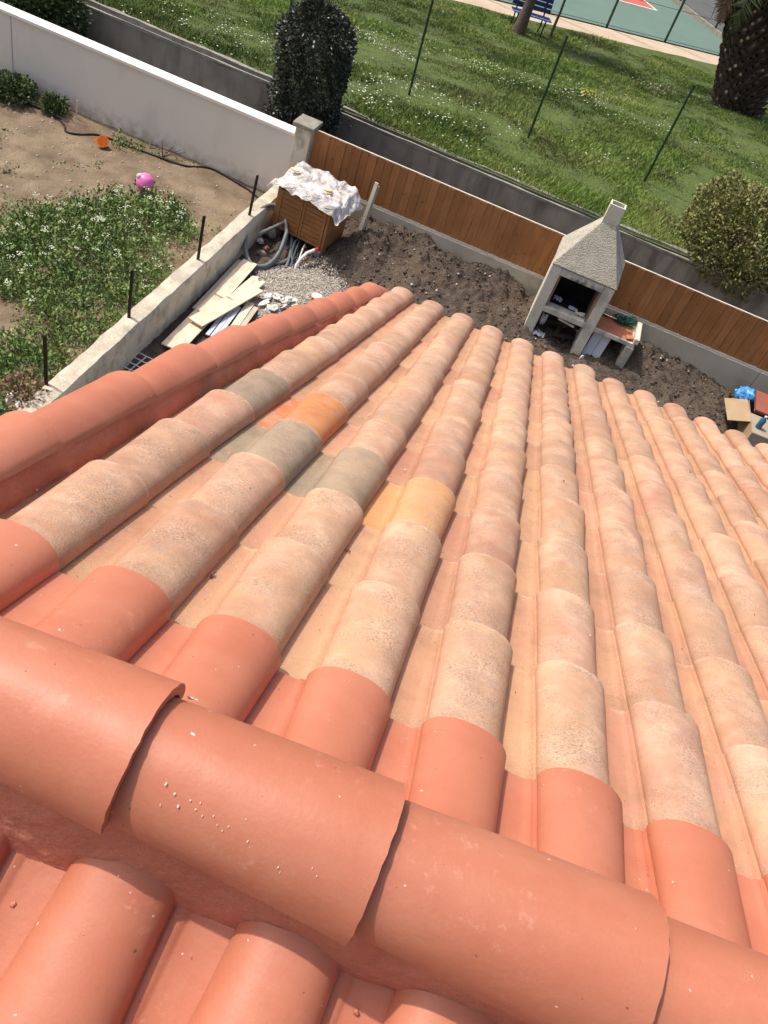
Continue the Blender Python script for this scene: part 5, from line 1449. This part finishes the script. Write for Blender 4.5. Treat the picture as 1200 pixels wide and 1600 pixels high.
# palm
pm = empty('palm_tree', (3.50, 24.1, .42), 'stout palm tree with rough diamond-scaled dark trunk on the grass bank', 'palm')
def pc(z): return Vector((-0.33 * z, 0.02 * z, z))
q = np.random.default_rng(12)
tr = MB(); hts = [-.3, 0, .4, 1, 2, 2.8, 3.4]; rad_ = [.56, .56, .60, .62, .60, .58, .5]
tr.tube([pc(h) for h in hts], rad_, 20); tr.build('trunk', M['palm_bark'], pm, sm=60)
V = []; F = []; T = []; V2 = []; F2 = []
rows = 27
for i in range(rows):
    z = 0.05 + i * 0.122
    rr = np.interp(z, hts, rad_)
    for k in range(17):
        a = (k + .5 * (i % 2)) / 17 * 6.283 + .1 * q.random()
        c = pc(z) + Vector((math.cos(a), math.sin(a), 0)) * (rr - .03); o_ = Vector((math.cos(a), math.sin(a), 0)); tdir = Vector((-math.sin(a), math.cos(a), 0))
        w_ = .085; hgt = .085; out = .13 + .06 * q.random(); upz = Vector((0, 0, .12 + .05 * q.random()))
        base = [c + tdir * w_ - Vector((0, 0, 0)), c + Vector((0, 0, hgt)), c - tdir * w_, c - Vector((0, 0, hgt))]
        tip = [c + o_ * out + upz + (p - c) * .55 for p in base]
        n0 = len(V); V += base + tip
        F += [(n0, n0 + 1, n0 + 5, n0 + 4), (n0 + 1, n0 + 2, n0 + 6, n0 + 5), (n0 + 2, n0 + 3, n0 + 7, n0 + 6), (n0 + 3, n0, n0 + 4, n0 + 7)]
        T += [q.random()] * 4
        n2 = len(V2); V2 += [p + o_ * .002 for p in tip]; F2.append((n2, n2 + 1, n2 + 2, n2 + 3))
        V2[-4:] = [c + o_ * out + upz + o_ * .004 + (p - c) * .5 for p in base]
link('leaf_bases', npmesh('leaf_bases', np.array(V), np.array(F), T), M['palm_bark'], pm)
sel = [f for i, f in enumerate(F2) if q.random() < .30]
link('cut_faces', npmesh('cut_faces', np.array(V2), np.array(sel), q.random(len(sel))), M['palm_cut'], pm)
def frond(a, el, L_, droop, q, nl=70):
    """arching rachis with leaflets; returns verts, faces, and rachis path"""
    o0 = pc(3.4)
    P = []; d = Vector((math.cos(a), math.sin(a), 0)); p = Vector(o0); e = el
    st = L_ / 14
    for i in range(15):
        P.append(Vector(p)); p = p + (d * math.cos(e) + Vector((0, 0, math.sin(e)))) * st; e -= droop / 14 * (1 + i * .12)
    Vv = []; Ff = []
    for i in range(nl):
        t = 0.12 + .87 * i / nl; f = t * 14; j = min(13, int(f)); c = P[j].lerp(P[j + 1], f - j); ax = (P[j + 1] - P[j]).normalized()
        sd = ax.cross(Vector((0, 0, 1))).normalized(); ll = .48 * math.sin(math.pi * min(1, t * .9 + .12)) + .08
        for sg in (-1, 1):
            dr = (sd * sg + ax * .6 + Vector((0, 0, -.25 + .2 * q.normal()))).normalized(); wv = ax * .016
            n0 = len(Vv); Vv += [c - wv, c + wv, c + dr * ll * .6 + wv, c + dr * ll]; Ff.append((n0, n0 + 1, n0 + 2, n0 + 3))
    return Vv, Ff, P
for k in range(34):
    a = k * 2.4 + .3 * q.random(); dead = k % 3 == 0
    el = R(-50 - 30 * q.random()) if dead else R(70 - 2.2 * k)
    Vv, Ff, P = frond(a, el, 1.9 if dead else 3.1, R(25) if dead else R(75), q, 50)
    m_ = M['palm_dead'] if dead else M['palm_leaf']
    fo = link('frond', npmesh('frond', np.array(Vv), np.array(Ff), q.random(len(Ff))), m_, pm)
    MB().tube(P, [.03 - .0018 * i for i in range(15)], 5).build('midrib', M['palm_dead'] if dead else M['palm_leaf'], fo)

def small_tree(name, c, trunk, branches, crowns, lab, seed, nl=2600):
    o = empty(name, c, lab, 'tree')
    MB().tube([t[0] for t in trunk], [t[1] for t in trunk], 9).build('trunk', M['bark'], o, sm=60)
    for b_ in branches: MB().tube([t[0] for t in b_], [t[1] for t in b_], 7).build('branch', M['bark'], o, sm=60)
    q = np.random.default_rng(seed); Ps = []; Ns = []
    for (cc, r) in crowns:
        P, rr = crown_points(nl, r, q, .9)
        lump = 1 + .5 * fbm(P[:, 0] * 2 + P[:, 2], P[:, 1] * 2 - P[:, 2], 1.7, 4, seed + len(Ps))
        Ps.append(P * (rr * lump)[:, None] * r + np.array(cc)); Ns.append(P)
    leaf_obj('crown', np.concatenate(Ps), np.concatenate(Ns), .085, M['tree_leaf'], o, spread=.8)
small_tree('park_tree', (-2.42, 24.3, .18), [((0, 0, -.1), .20), ((0.02, 0, .3), .15), ((.04, 0, .7), .13), ((.02, 0, 1.05), .12)],
           [[((.02, 0, 1.0), .10), ((.35, .1, 1.3), .085), ((.8, .2, 1.65), .06), ((1.2, .3, 2.4), .035)], [((.02, 0, 1.0), .10), ((-.12, 0, 1.4), .08), ((-.35, .1, 2.1), .05), ((-.4, .1, 2.9), .03)],
            [((.35, .1, 1.3), .06), ((.32, .1, 1.8), .05), ((.5, 0, 2.6), .03)]],
           [((-.5, .2, 3.3), .9), ((.9, .3, 3.2), 1.0), ((.3, 0, 3.9), .9)], 'grey-trunked tree forking right in front of the blue bench', 5)
small_tree('young_tree', (-1.68, 25.45, .10), [((0, 0, -.1), .045), ((.03, 0, .6), .035), ((.02, 0, 1.3), .03)],
           [[((.02, 0, 1.25), .028), ((.15, 0, 1.8), .02), ((.35, 0, 2.5), .01)], [((.02, 0, 1.25), .028), ((-.1, 0, 1.9), .02), ((-.15, .1, 2.6), .01)]],
           [((.40, 0, 2.15), .45), ((-.1, 0, 2.9), .5), ((.3, 0, 3.0), .5)], 'slim young tree beside the path right of the bench', 6, 260)

# bench
bn = empty('park_bench', (-2.32, 24.95, .04), 'blue slatted park bench facing the grass behind the forked tree', 'bench', rz=math.atan2(AX.y, AX.x) - R(12))
LB = 1.08
for k in range(3):
    MB().box(-LB / 2, LB / 2, -.26 + .13 * k, -.16 + .13 * k, .43, .46).build('seat_slat', M['bench_light'] if k == 0 else M['bench_blue'], bn, bev=.004)
for k in range(4):
    o = MB().box(-LB / 2, LB / 2, -.012, .012, 0, .10).build('back_slat', M['bench_blue'], bn, bev=.004)
    o.location = (0, .15 + .035 * k, .52 + .115 * k); o.rotation_euler = (R(-16), 0, 0)
for x in (-LB / 2 + .15, LB / 2 - .15):
    MB().tube([(x, -.24, 0), (x, -.20, .2), (x, -.24, .41)], .02, 7).tube([(x, .22, 0), (x, .12, .22), (x, .14, .42), (x, .28, .98)], .02, 7).tube([(x, -.26, .415), (x, .15, .415)], .018, 7).build('bench_frame', M['rust'], bn, sm=50)

print('objects', len(bpy.data.objects))
